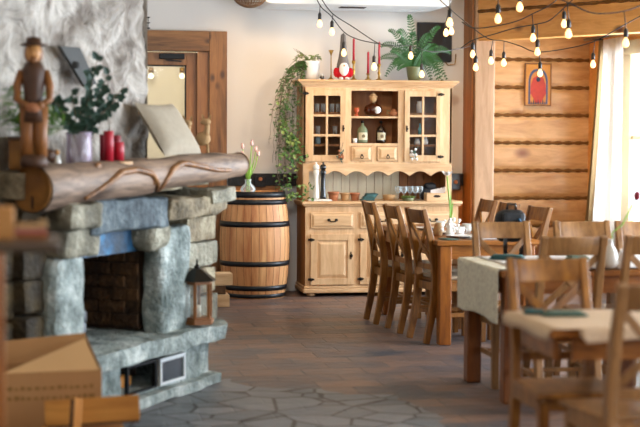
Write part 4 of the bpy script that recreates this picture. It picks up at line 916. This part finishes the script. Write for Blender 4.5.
# planter with fern, left
t=thing('wooden_planter','square ochre wooden planter with spiky green leaves at left picture edge','plant',FL(-1.64,.285,1.335),R(-5))
MB().box(-.08,.10,-.09,.09,0,.15).build('box',M['cut'],t,bev=.006); MB().box(-.085,.105,-.095,.095,.15,.17).build('rim',M['carv1'],t,bev=.004)
gm_=MB(); random.seed(12)
for k in range(44):
    a=R(-34)+random.uniform(-1.5,1.5); l=random.uniform(.12,.25); z2=random.uniform(-.02,.22)
    P=[Vector((.0+l*u*math.cos(a),l*u*math.sin(a),.16+z2*math.sin(u*2.4)+.04*u)) for u in [i/7 for i in range(8)]]
    gm_.tube(P,.002,4,False)
    for i in range(1,8):
        for s in (-1,1): gm_.leaf(P[i],(P[i]-P[i-1]).normalized()+Vector((-math.sin(a),math.cos(a),.3))*s*.8,(0,0,1),.06,.013)
gm_.build('foliage',mat('grass_green','#5c8a2c',.5,var=.4,scale=30),t)
# little carved objects beside the figure
q=fl_at(46,155,.24); t=thing('carved_deer','small dark carved animal ornament right of the wooden man','ornament',(q.x,q.y,MZ)); MB().ell((0,0,.07),(.05,.03,.035),12,8).ell((-.05,0,.10),(.02,.016,.025),8,6).tube([(-.03,.0,.06),(-.035,0,0)],.01,6).tube([(.03,0,.06),(.035,0,0)],.01,6).build('body',M['carv1'],t)
q=fl_at(57,155,.2); t=thing('white_angel','tiny white and gold angel ornament beside the lilac vase','ornament',(q.x,q.y,MZ)); MB().lathe([(.028,0),(.02,.04),(.012,.07)],12).build('robe',M['white'],t); MB().ell((0,0,.085),.014,8,6).build('head',M['skin'],t)
# lilac vase with eucalyptus
q=fl_at(79,158,.22); t=thing('lilac_vase','lilac glass vase holding dark leafy branches on mantel','vase',(q.x,q.y,MZ))
MB().lathe([(.05,0),(.066,.02),(.07,.08),(.066,.15),(.07,.19),(.066,.19),(.062,.15),(.064,.08),(.058,.025),(.0,.012)],22).build('glass_body',M['vglass'],t)
bm_=MB(); lv=MB(); random.seed(31)
for (px,py) in ((54,99),(60,112),(72,95),(92,72),(97,60),(103,88),(108,75),(123,88),(118,98),(80,108),(88,100),(110,106)):
    e=fl_at(px,py,.15+random.uniform(-.08,.1))-Vector((q.x,q.y,MZ)); P=[Vector((0,0,.05)),Vector((e.x*.15,e.y*.15,.2)),Vector((e.x*.6,e.y*.6,.2+(e.z-.2)*.55)),e]
    PP=[]
    for i in range(11):
        u=i/10; PP.append(P[0]*(1-u)**3+P[1]*3*u*(1-u)**2+P[2]*3*u*u*(1-u)+P[3]*u**3)
    bm_.tube(PP,.0025,5,False)
    for i in range(4,11):
        for s in range(2):
            a=random.uniform(0,2*PI); lv.leaf(PP[i],(math.cos(a),-.3,math.sin(a)),(0,-1,.3),random.uniform(.035,.055),random.uniform(.028,.042))
bm_.build('branches',M['stem'],t); lv.build('leaves',M['euc'],t)
# candle plate and candles
q=fl_at(114,158,.16); t=tag(MB().lathe([(.10,0),(.105,.006),(.105,.016),(.1,.02)],26,(q.x,q.y,MZ+.012)).build('wooden_plate',M['pineh'],None),'round pale wood slice plate under the red candles','plate')
for i,(px,h,r,dd,m) in enumerate(((103.5,.145,.021,.19,'redd'),(108.5,.165,.027,.13,'red'),(118.5,.105,.030,.13,'red'),(116.5,.14,.024,.21,'redd'))):
    e=fl_at(px,158,dd); o=thing('pillar_candle',('dark red pillar candle at far left of candle group','tallest red pillar candle in the candle group','short wide red pillar candle in front on plate','dark red pillar candle behind the short one')[i],'candle',(e.x,e.y,MZ+.033),0,'red pillar candles on the mantel')
    MB().lathe([(r,0),(r,h-.004),(r-.004,h),(0,h-.004)],22).build('wax',M[m],o); MB().tube([(0,0,h-.004),(.001,0,h+.01)],.0015,5).build('wick',M['crack'],o)
# pillow
t=thing('cushion','beige square cushion leaning on the mantel in front of door','cushion',FL(-.24,.13,1.385),FA)
vs=[];fs=[];n=14
def pil(u,v,s):
    e=(1-abs(u)**3.5)*(1-abs(v)**3.5); return Vector((u*.215*(1+.08*v*v),s*.055*e**.6,v*.175*(1+.08*u*u)))
mb=MB()
for s in (-1,1): mb.sheet(lambda a,b,s=s: pil(a*2-1,b*2-1,s),n,n)
o=mb.build('cover',M['pillow'],t); rot=Matrix.Rotation(R(-34),4,'X')
sh=Matrix.Translation((0,.10,.16))@rot; o.matrix_local=sh
# wooden deer pair behind the cushion
for i,(px,py) in enumerate(((184,140),(203,143))):
    e=fl_at(px,150,.40); t=thing('deer_figurine',('left carved wooden deer standing behind the cushion','right carved wooden deer beside the door frame')[i],'figurine',(e.x,e.y,1.335+.0),R(-20))
    h=(150-(106,104)[i])/160.+.02
    MB().ell((0,0,h*.5),(.05,.03,.045),12,8).tube([(-.03,0,h*.45),(-.035,0,0)],.01,6).tube([(.03,0,h*.45),(.035,0,0)],.01,6).build('body',M['cork'],t)
    MB().tube([(.02,0,h*.55),(.03,0,h*.8)],[.022,.016],8).ell((.02,-.01,h*.85),(.035,.018,.022),10,8).leaf((.035,0,h*.86),(.4,0,1),(0,-1,0),.05,.02).leaf((.01,0,h*.87),(-.4,0,1),(0,-1,0),.05,.02).build('head',M['cork'],t)
# support ledge for them (right end of mantel)
MB().rock(-.25,.22,.2,.52,1.2,1.33,71,.01,7,.3).build('mantel_ledge',M['st_warm'],fp)
# slanted black slate panel on chimney
pt=[fl_at(px,py,.365) for px,py in ((57,46),(77,47.5),(94,84),(82,87))]
nrm=Vector((.835,-.55,0)); vs=pt+[p_+nrm*.02 for p_ in pt]
t=tag(MB().add(vs,[(0,1,2,3),(7,6,5,4),(0,4,5,1),(1,5,6,2),(2,6,7,3),(3,7,4,0)]).build('slate_panel',M['slate'],None,bev=.002),'slanted black slate panel fixed on the chimney plaster','panel')
c_=fl_at(75,65,.34); MB().ell(tuple(c_),(.03,.015,.02),10,8).build('bracket',M['slate'],t)
# lantern
q=FL(-.10,.155,.402); q=fl_at(197,329,.10); t=thing('lantern','brown metal lantern with dark pitched roof standing on the hearth','lantern',(q.x,q.y,.385),FA+.35); w=.078; hL=.27
mb=MB(); n=6
V=[(w*1.12*math.cos(PI/3*k),w*1.12*math.sin(PI/3*k)) for k in range(6)]
mb.prism([(x*1.25,y*1.25) for x,y in V],0,.03,'z'); mb.prism([(x*1.1,y*1.1) for x,y in V],.03,.042,'z'); mb.build('base',M['carv2'],t,bev=.003)
for x,y in V: MB().box(x-.009,x+.009,y-.009,y+.009,.042,hL-.03).build('corner_post',M['carv2'],t)
MB().prism([(x*1.12,y*1.12) for x,y in V],hL-.03,hL-.01,'z').build('top_ring',M['carv2'],t,bev=.002)
mb=MB(); k_=6; vs=[(x*1.45,y*1.45,hL-.01) for x,y in V]+[(x*.35,y*.35,hL+.06) for x,y in V]; mb.add(vs,[(i,(i+1)%6,6+(i+1)%6,6+i) for i in range(6)]+[(5,4,3,2,1,0),(6,7,8,9,10,11)]); mb.build('roof',M['iron'],t)
MB().lathe([(.018,hL+.055),(.018,hL+.075),(.005,hL+.09)],8).tube([(.022*math.cos(2*PI*i/14),0,hL+.1+.018*math.sin(2*PI*i/14)) for i in range(15)],.003,5).build('finial',M['iron'],t)
MB().lathe([(w*.95,.045),(w*.95,hL-.035)],6,caps=False,sm=False).build('glass',M['wglass'],t); MB().lathe([(.024,.043),(.024,.11),(.0,.112)],14).build('candle',M['cream'],t)
# stacked firewood blocks behind the fireplace
zz=.002
for i,(x1,h) in enumerate(((230,.115),(226,.075),(233,.11))):
    b2=Y_(x1,290,13.1); tag(MB().rock(b2.x-.42,b2.x,13.1,13.32,zz,zz+h-.003,80+i,.003,5,.15).build('firewood_block',M['bark' if i==1 else 'pineh'],None),('lowest pale wood block of small stack before the barrel','dark wood block in the middle of stack before the barrel','topmost pale wood block of small stack before the barrel')[i],'firewood','wood blocks stacked before the barrel'); zz+=h
# ------------------------------------------------------------------ cardboard box + firewood, lower left
bx=thing('cardboard_box','open brown cardboard box standing in front of the hearth','box',(.015,6.98,0),R(6)); hw=.225; dp=.3; hh=.43
MB().box(-hw,hw,0,.006,0,hh).box(-hw,hw,dp-.006,dp,0,hh).box(-hw,-hw+.006,.006,dp-.006,0,hh).box(hw-.006,hw,.006,dp-.006,0,hh).box(-hw+.006,hw-.006,.006,dp-.006,0,.006).build('carton',M['card'],bx)
MB().add([(-hw,dp,hh),(hw-.02,dp,hh),(hw-.03,dp+.05,hh+.13),(-hw+.01,dp+.05,hh+.10)],[(0,1,2,3)]).build('back_flap',M['card'],bx,solid=.005)
MB().add([(-hw,.004,hh),(hw-.01,.004,hh),(hw-.06,.14,hh+.13)],[(0,1,2)]).build('folded_flap',M['cardl'],bx,solid=.005,label='pale inner flap folded up at an angle')
MB().add([(hw,.01,hh),(hw,dp,hh),(hw-.04,dp-.02,hh+.13)],[(0,1,2)]).build('side_flap',M['cardd'] if 0 else M['card'],bx,solid=.005)
random.seed(6)
for r_,(z,hl) in enumerate(((.35,.02),(.305,.02))):
    mb=MB()
    x=-hw+.02
    while x<hw-.03: w_=random.uniform(.01,.028); mb.box(x,x+w_,-.0012,.0,z,z+hl*random.uniform(.6,1)); x+=w_+random.uniform(.006,.014)
    mb.build('printed_line',M['cardd'],bx)
def split_log(loc,rot,l,r,seed,label,bark=True):
    t=thing('firewood_log',label,'firewood',loc,0,'split firewood beside the cardboard box'); t.rotation_euler=rot
    random.seed(seed); poly=[(-.5*r,-.38*r),(.5*r,-.3*r),(.42*r,.05*r),(.1*r,.42*r),(-.1*r,.45*r)]
    MB().prism(poly,0,l,'z').build('split_wood',M['split'],t,bev=.004)
    if bark: MB().prism([(.5*r,-.3*r),(.42*r,.05*r),(.1*r,.42*r),(-.1*r,.45*r),(-.08*r,.52*r),(.14*r,.5*r),(.5*r,.08*r),(.58*r,-.3*r)],.004,l-.004,'z').build('bark',M['bark'],t)
    return t
def lay(x,y,z,dx,dy,dz,l,r,roll,seed,label):
    d=Vector((dx,dy,dz)).normalized(); q=d.to_track_quat('Z','Y').to_matrix()@Matrix.Rotation(R(roll),3,'Z'); return split_log((x,y,z),q.to_euler(),l,r,seed,label)
lay(-.02,6.83,.05,1,-.02,0,.42,.13,90,5,'brown split log at the very bottom of the pile')
lay(-.03,6.84,.165,1,.02,.0,.36,.13,-60,2,'split log with dark bark lying under the topmost log')
lay(-.02,6.82,.27,1,.0,.04,.42,.115,-100,1,'orange split log on top of pile with wedge shaped end')
lay(.10,6.70,.035,1,.25,.22,.46,.07,200,3,'long thin dark barked log sloping up to the right')
lay(.095,6.66,.0,.06,.1,1,.36,.05,0,4,'upright split stick standing before the cardboard box')
# ------------------------------------------------------------------ tall side table at left edge
st=thing('bar_table','tall narrow brown bar table at left picture edge','table',(-.15,4.75,0))
MB().box(-.45,.185,-.25,.22,1.175,1.2).build('tabletop',mat('dark_oiled_top','#4a3a2c',.4,var=.2),st,bev=.005)
for x in (-.33,-.01):
    for y in (-.22,.19): x_=x-(.10 if y>0 else 0); MB().box(x_-.03,x_+.03,y-.03,y+.03,0,1.175).build('leg',M['tleg'],st,bev=.004)
q=Y_(7,238,4.72); tag(MB().box(q.x-.08,q.x+.022,4.68,4.78,1.201,1.30).build('wooden_box',M['skin'],None,bev=.004),'small tan wooden box on the bar table at left edge','box')
t=thing('folded_menu','cream and red booklet lying beside the tan box on bar table','booklet',(q.x+.065,4.74,1.201)); MB().box(-.035,.055,-.05,.05,.03,.045).box(.03,.055,-.05,.05,.045,.055).build('cream_pages',M['cork'],t,bev=.003); MB().box(-.04,.055,-.052,.052,.018,.03).build('red_cover',mat('muted_red_cover','#a8585c',.6),t); MB().box(-.04,.06,-.052,.052,0,.018).build('brown_cover',M['carv2'],t)
# ------------------------------------------------------------------ curtain
def curtain(y0t,y1t,y0b,y1b,x,z0,z1,ph,folds,name,label,m):
    def fn(u,v):
        a=y0t+(y0b-y0t)*v**1.5; b_=y1t+(y1b-y1t)*v; y=a+(b_-a)*u; return (x+.035*math.sin(u*folds*2*PI+ph)*(.6+.4*v),y,z1+(z0-z1)*v)
    return MB().sheet(fn,70,16).build(name,M[m],None,solid=.002)
cu=thing('curtain','long cream sheer curtain hanging beside the window','curtain',(5.44,14.2,0))
o=curtain(14.37,13.84,14.75,13.84,0,.03,2.47,0,5,'sheer_panel','', 'curtain'); o.parent=cu; o.location=(0,-14.2,0)
o=curtain(14.47,14.375,14.93,14.755,.0,.03,2.47,1,1.5,'border_band','','curtainb'); o.parent=cu; o.location=(0,-14.2,0)
o=MB().tube([(5.44,14.9,2.50),(5.44,11.3,2.50)],.014,10).build('curtain_rod',mat('brushed_steel','#8b8d8e',.3,.9),None); tag(o,'grey metal curtain rod above the window','curtain rod')
for y in (14.8,11.5): MB().box(5.43,XR,y-.01,y+.01,2.49,2.51).build('rod_bracket',M['blackm'],o)
# ------------------------------------------------------------------ things on the tables
TT=.76
def plate(x,y,z,label,g): 
    return tag(MB().lathe([(.0,.004),(.06,.004),(.07,.008),(.115,.018),(.118,.021),(.112,.021),(.07,.012),(0,.008)],28,(x,y,z),caps=False).build('dinner_plate',M['white'],None),label,'plate',g)
gp='white plates on the far table'
for i,(x,y) in enumerate(((2.98,11.72),(2.98,11.2),(3.0,10.78),(3.36,11.75),(3.36,11.25),(3.36,10.8))): plate(x,y,TT+.001,('white plate at far table, left side, furthest','white plate at far table, left side, middle','white plate at far table, left side, nearest end','white plate at far table, right side, furthest','white plate at far table, right side, middle','white plate at far table, right side, nearest end')[i],gp)
def cup(px,py,y,label,r=.036,h=.07):
    p=Y_(px,py,y); t=thing('white_cup',label,'cup',(p.x,y,TT),0,'white cups on the far table')
    MB().lathe([(r*.6,0),(r*.85,h*.3),(r,h),(r*.92,h),(r*.75,h*.35),(0,.008)],18,caps=False).build('bowl',M['white'],t); MB().tube([(r*.9,0,h*.8),(r*1.5,0,h*.7),(r*1.4,0,h*.35),(r*.8,0,h*.3)],.004,6).build('handle',M['white'],t)
cup(460,228,11.0,'white cup left of its neighbour near the tulip stem'); cup(467,228,11.3,'right white cup, on far table beside chair row',.04,.075); cup(440.5,222,11.75,'white cup half hidden behind the beige jug')
def cloth_piece(name,label,cat,c,w,d,h,m,rz,seed,z=TT,layers=3):
    mb=MB()
    for k in range(layers): mb.rock(-w/2+.01*k,w/2-.012*k,-d/2,d/2,h/layers*k+.0015*(k==0),h/layers*(k+1),seed+k,.003,6,.7)
    o=mb.build(name,M[m],None); o.location=(c[0],c[1],z); o.rotation_euler=(0,0,rz); return tag(o,label,cat)
p=Z_(455,237,TT); cloth_piece('white_napkin','folded white napkin at near end of the far table','napkin',(3.17,10.66),.3,.14,.016,'wcloth',.1,3)
p=Z_(435,234,TT); cloth_piece('grey_napkin','grey folded napkin at near left corner of the far table','napkin',(2.86,10.62),.12,.12,.012,'sage',.3,5)
p=Y_(438,229,11.0); tag(MB().lathe([(.03,0),(.036,.04),(.03,.07),(.022,.09),(.025,.1)],16,(p.x,11.0,TT)).build('beige_jug',M['cork'],None),'small beige jug left of the white blossoms on far table','jug')
# tall white amaryllis stem in vase on far table
p=Y_(450,231,10.9); t=thing('flower_vase','small white vase with tall green stem and white blossoms on far table','vase',(p.x,10.9,TT))
MB().lathe([(.03,0),(.034,.03),(.025,.07),(.016,.1),(.02,.11)],16).build('vase_body',M['white'],t)
q=Y_(447,176,10.9); MB().tube([(0,0,.02),(.0,0,.2),(q.x-p.x,0,q.z-TT)],.006,6).build('stem',M['stemg'],t)
lv=MB(); lv.leaf((0,-.01,.1),(-.0,0,1),(0,-1,0),.26,.016).leaf((0.005,.01,.1),(.1,0,1),(0,-1,0),.18,.014); lv.build('leaves',M['stemg'],t)
bl=MB(); random.seed(15)
for k in range(6): a=2*PI*k/6; bl.leaf((q.x-p.x,0,q.z-TT),(math.cos(a),math.sin(a),.9),(math.cos(a),math.sin(a),0),.06,.03)
for k in range(26): bl.ell((random.uniform(-.075,.06),random.uniform(-.05,.05),random.uniform(.04,.14)),random.uniform(.008,.016),6,5)
bl.build('blossoms',M['petal'],t)
# middle table
cloth_piece('folded_napkin','long teal green folded napkin at left end of middle table','napkin',(2.72,8.72),.22,.07,.03,'teal',-.5,11,TT+.015)
cloth_piece('folded_napkin','sage green folded napkin before second chair of middle table','napkin',(3.12,8.62),.15,.07,.03,'sage',.2,14,TT+.015)
p=Z_(610,268,TT+.015); t=thing('bottle_vase','white bottle vase with one long stem and pink bud','vase',(p.x,p.y,TT+.016))
MB().lathe([(.03,0),(.045,.025),(.047,.06),(.035,.10),(.014,.13),(.012,.16),(.016,.165)],20).build('vase_body',M['white'],t)
q=Y_(637,196,p.y)-p; MB().tube([(0,0,.03),(.01,0,.2),(q.x*.45,0,q.z*.6),(q.x,0,q.z)],.005,6).build('stem',M['stemg'],t); MB().ell((q.x,0,q.z),(.02,.018,.028),10,8).build('bud',M['redd'],t,label='dark pink bud')
for i,(px,lab) in enumerate(((621,'white cone folded napkin right of the bottle vase'),(596,'white low folded napkin left of the bottle vase'))):
    p=Z_(px,268,TT+.015); tag(MB().lathe([(.035,0),(.03,.03),(.012,.09 if i==0 else .04),(.002,.11 if i==0 else .045)],5,(p.x,p.y+.02*i,TT+.016),sm=False).build('napkin_cone',M['wcloth'],None),lab,'napkin')
plate(3.62,8.47,TT+.017,'white plate on middle table near right picture edge',None)
# nearest table
cloth_piece('leaf_napkin','dark green folded napkin on the nearest table','napkin',(2.13,6.03),.19,.07,.022,'sage',-.15,17,TT+.008)
cloth_piece('small_napkin','small grey green napkin left of the other on nearest table','napkin',(2.03,6.12),.10,.05,.02,'teal',-.2,19,TT+.008,2)
# ------------------------------------------------------------------ backpack on the chair
q=Y_(512.5,205,9.22); t=thing('black_backpack','small black backpack hanging on the back of a pale chair','bag',(q.x,9.24,0)); zt=q.z
MB().rock(-.095,.095,-.03,.09,zt-.24,zt-.03,3,.006,8,.9).build('bag_body',M['bag'],t)
MB().rock(-.07,.07,-.055,-.025,zt-.13,zt-.045,5,.004,5,.7).build('front_pocket',M['bag'],t); MB().tube([(-.03,0,zt-.03),(-.025,0,zt+.005),(.025,0,zt+.005),(.03,0,zt-.03)],.009,6).build('grab_loop',M['lid'],t)
MB().tube([(.03,-.06,zt-.085),(.04,-.062,zt-.105)],.008,6).build('buckle',M['bluem'],t)
for s in (-1,1): MB().sweep([(s*.05,-.035,zt-.06),(s*.055,-.05,zt-.2),(s*.05,-.04,zt-.36)],.026,.01).build('strap',M['lid'],t)
# ------------------------------------------------------------------ string lights
BULB=[(.0045,0),(.012,-.006),(.019,-.02),(.026,-.038),(.0275,-.052),(.023,-.068),(.012,-.079),(.0,-.082)]
def string(label,pts,bulbs,rb=1.0):
    t=thing('string_lights',label,'string lights',(0,0,0)); P=[Y_(px,py,y) for px,py,y in pts]; Q=[]
    for i in range(len(P)-1):
        a=P[max(i-1,0)];b_=P[i];c=P[i+1];d_=P[min(i+2,len(P)-1)]
        for k in range(6):
            u=k/6; Q.append(.5*((2*b_)+(c-a)*u+(2*a-5*b_+4*c-d_)*u*u+(3*b_-a-3*c+d_)*u**3))
    Q.append(P[-1]); MB().tube(Q,.0045,5).build('cable',M['bulbsock'],t)
    for (wx,wy,bx_,by_,y) in bulbs:
        w_=Y_(wx,wy,y); b_=Y_(bx_,by_,y); k=rb; ztop=b_.z+.041*k
        s=MB().lathe([(.010,.0),(.015,.004),(.0155,.045),(.010,.055),(.006,.06)],12,(0,0,0)).build('socket',M['bulbsock'],t); s.location=(b_.x,b_.y,ztop-.004)
        h=w_.z-(ztop+.05)
        if h>.003: MB().tube([(0,0,.055),((w_.x-b_.x)*.5,0,.055+h*.5),(w_.x-b_.x,0,.055+h)],.0035,5).build('drop_cord',M['bulbsock'],s)
        MB().lathe([(r*k*.82,z*k*.82) for r,z in BULB],16,caps=False).build('bulb',M['bulb'],s,label='glowing warm bulb')
string('string lights sagging from top centre over hutch to the post',[(310,-12,12.7),(317,0,12.7),(322,8,12.7),(331,16,12.7),(344,32,12.7),(357,39,12.7),(374,43,12.7),(395,46,12.8),(412,46,12.9),(433,52,13.0),(463,48,13.3),(474,44,13.75)],
  [(320,5,319.7,24,12.7),(344,32,343.8,53,12.7),(411,46,410.7,56,12.9),(422,49,421.7,74.5,12.95)])
string('shorter string lights crossing beside the first above the gnome',[(314,-12,12.5),(322,0,12.5),(333,14,12.5),(353,27,12.5),(374,41,12.5),(384,45,12.5)],[(333,14,332,32,12.5),(375,42,374,67,12.5)])
string('string lights dropping from top edge along the post to the curtain',[(430,-12,12.2),(440,0,12.2),(449,8,12.2),(463,20,12.3),(487,38,12.3),(504,41,12.3),(520,46,12.2),(537,52,12.1),(567,48.5,12.0),(595,41,11.8),(624,25,11.6),(648,12,11.4)],
  [(449.5,8,446,33,12.2),(450,8,451.3,31.5,12.2),(493,40,491,61,12.3),(504,41,503.7,63,12.3),(539,52,540,73.4,12.1),(595,41,593,64.5,11.8)])
string('string lights crossing in front of the orange beam, middle line',[(462,22,11.6),(474,28,11.4),(496,26,11.2),(517,21,11.0),(532,14,10.8),(550,5,10.6),(562,-6,10.4)],[(532,14,533,38,10.8)],.95)
string('string lights in front of the beam with pair of bulbs beside post',[(461,48,11.8),(473,40,11.6),(491,35,11.4),(515,28,11.1),(537,24,10.9),(550,20,10.7),(566,6,10.4),(580,-8,10.2)],[(473,40,472.7,54.4,11.6),(476,39,475.6,67.5,11.5),(537,24,537.4,52,10.9),(563,9,564,24,10.5)],.95)
string('nearest string lights running along the top right edge',[(436,-10,9.6),(450,-2,9.6),(470,-5,9.5),(498,-2,9.4),(520,-6,9.3),(545,-6,9.2),(567,2,9.2),(593,13,9.2),(624,11,9.2),(648,2,9.2)],[(450,-2,449.7,23,9.6),(498,-2,498,19,9.4),(520,-6,519.7,7.4,9.3),(567,2,568.5,34,9.2),(624,11,625.7,43,9.2)],.95)
# ------------------------------------------------------------------ light
w=bpy.data.worlds.new('World'); sc.world=w; w.use_nodes=True; nt=w.node_tree; bg=nt.nodes['Background']
bg.inputs[0].default_value=(.80,.90,1,1); bg.inputs[1].default_value=3.2
def area(name,loc,rot,sx,sy,e,col):
    l=bpy.data.lights.new(name,'AREA'); l.shape='RECTANGLE'; l.size=sx; l.size_y=sy; l.energy=e; l.color=col; o=bpy.data.objects.new(name,l); C.objects.link(o); o.location=loc; o.rotation_euler=rot; return o
day=(.78,.89,1.0)
for i,(a,b_) in enumerate(wins): area('window_daylight',(XR+.55,(a+b_)/2,1.6),(0,R(90)+.12,0),1.9,b_-a,(480,560,500,200)[i],day)
area('ceiling_fill',(1.2,3.0,2.9),(0,0,0),3.5,3.5,28,(1,.86,.7))  # unseen area light added as soft front fill
def spot(loc,tgt,e,ang,col,size=.08):
    l=bpy.data.lights.new('unseen_spot','SPOT'); l.energy=e; l.spot_size=R(ang); l.spot_blend=.9; l.color=col; l.shadow_soft_size=size; o=bpy.data.objects.new('unseen_spot',l); C.objects.link(o); o.location=loc
    d=Vector(tgt)-Vector(loc); o.rotation_euler=d.to_track_quat('-Z','Y').to_euler(); return o
warm=(1,.66,.36)
spot((2.0,12.9,2.9),(2.0,14.4,1.5),70,80,warm); spot((3.2,11.6,2.9),(3.1,14.2,1.3),110,80,(1,.78,.55)); spot((4.9,13.9,2.9),(4.6,15.2,1.3),45,100,(1,.80,.57)); spot((4.0,10.6,2.9),(4.6,13.6,2.6),40,70,(1,.80,.57))  # warm unseen ceiling spots; the last two added to brighten logs and beam
spot((1.2,8.2,2.6),(1.6,14.4,2.3),260,60,(.93,.96,1),.4)  # daylight-toned spot added to brighten the upper back wall
l=bpy.data.lights.new('corridor_lamp','POINT'); l.energy=55; l.color=(1,.9,.72); l.shadow_soft_size=.2; o=bpy.data.objects.new('corridor_lamp',l); C.objects.link(o); o.location=(1.0,16.0,2.5)
sc.view_settings.view_transform='Standard'; sc.view_settings.look='None'; sc.view_settings.gamma=1; sc.view_settings.exposure=.0; sc.view_settings.use_curve_mapping=False
try: sc.cycles.use_denoising=True; sc.cycles.max_bounces=8; sc.cycles.transparent_max_bounces=16; sc.cycles.sample_clamp_indirect=6; sc.cycles.caustics_reflective=False; sc.cycles.caustics_refractive=False
except Exception: pass
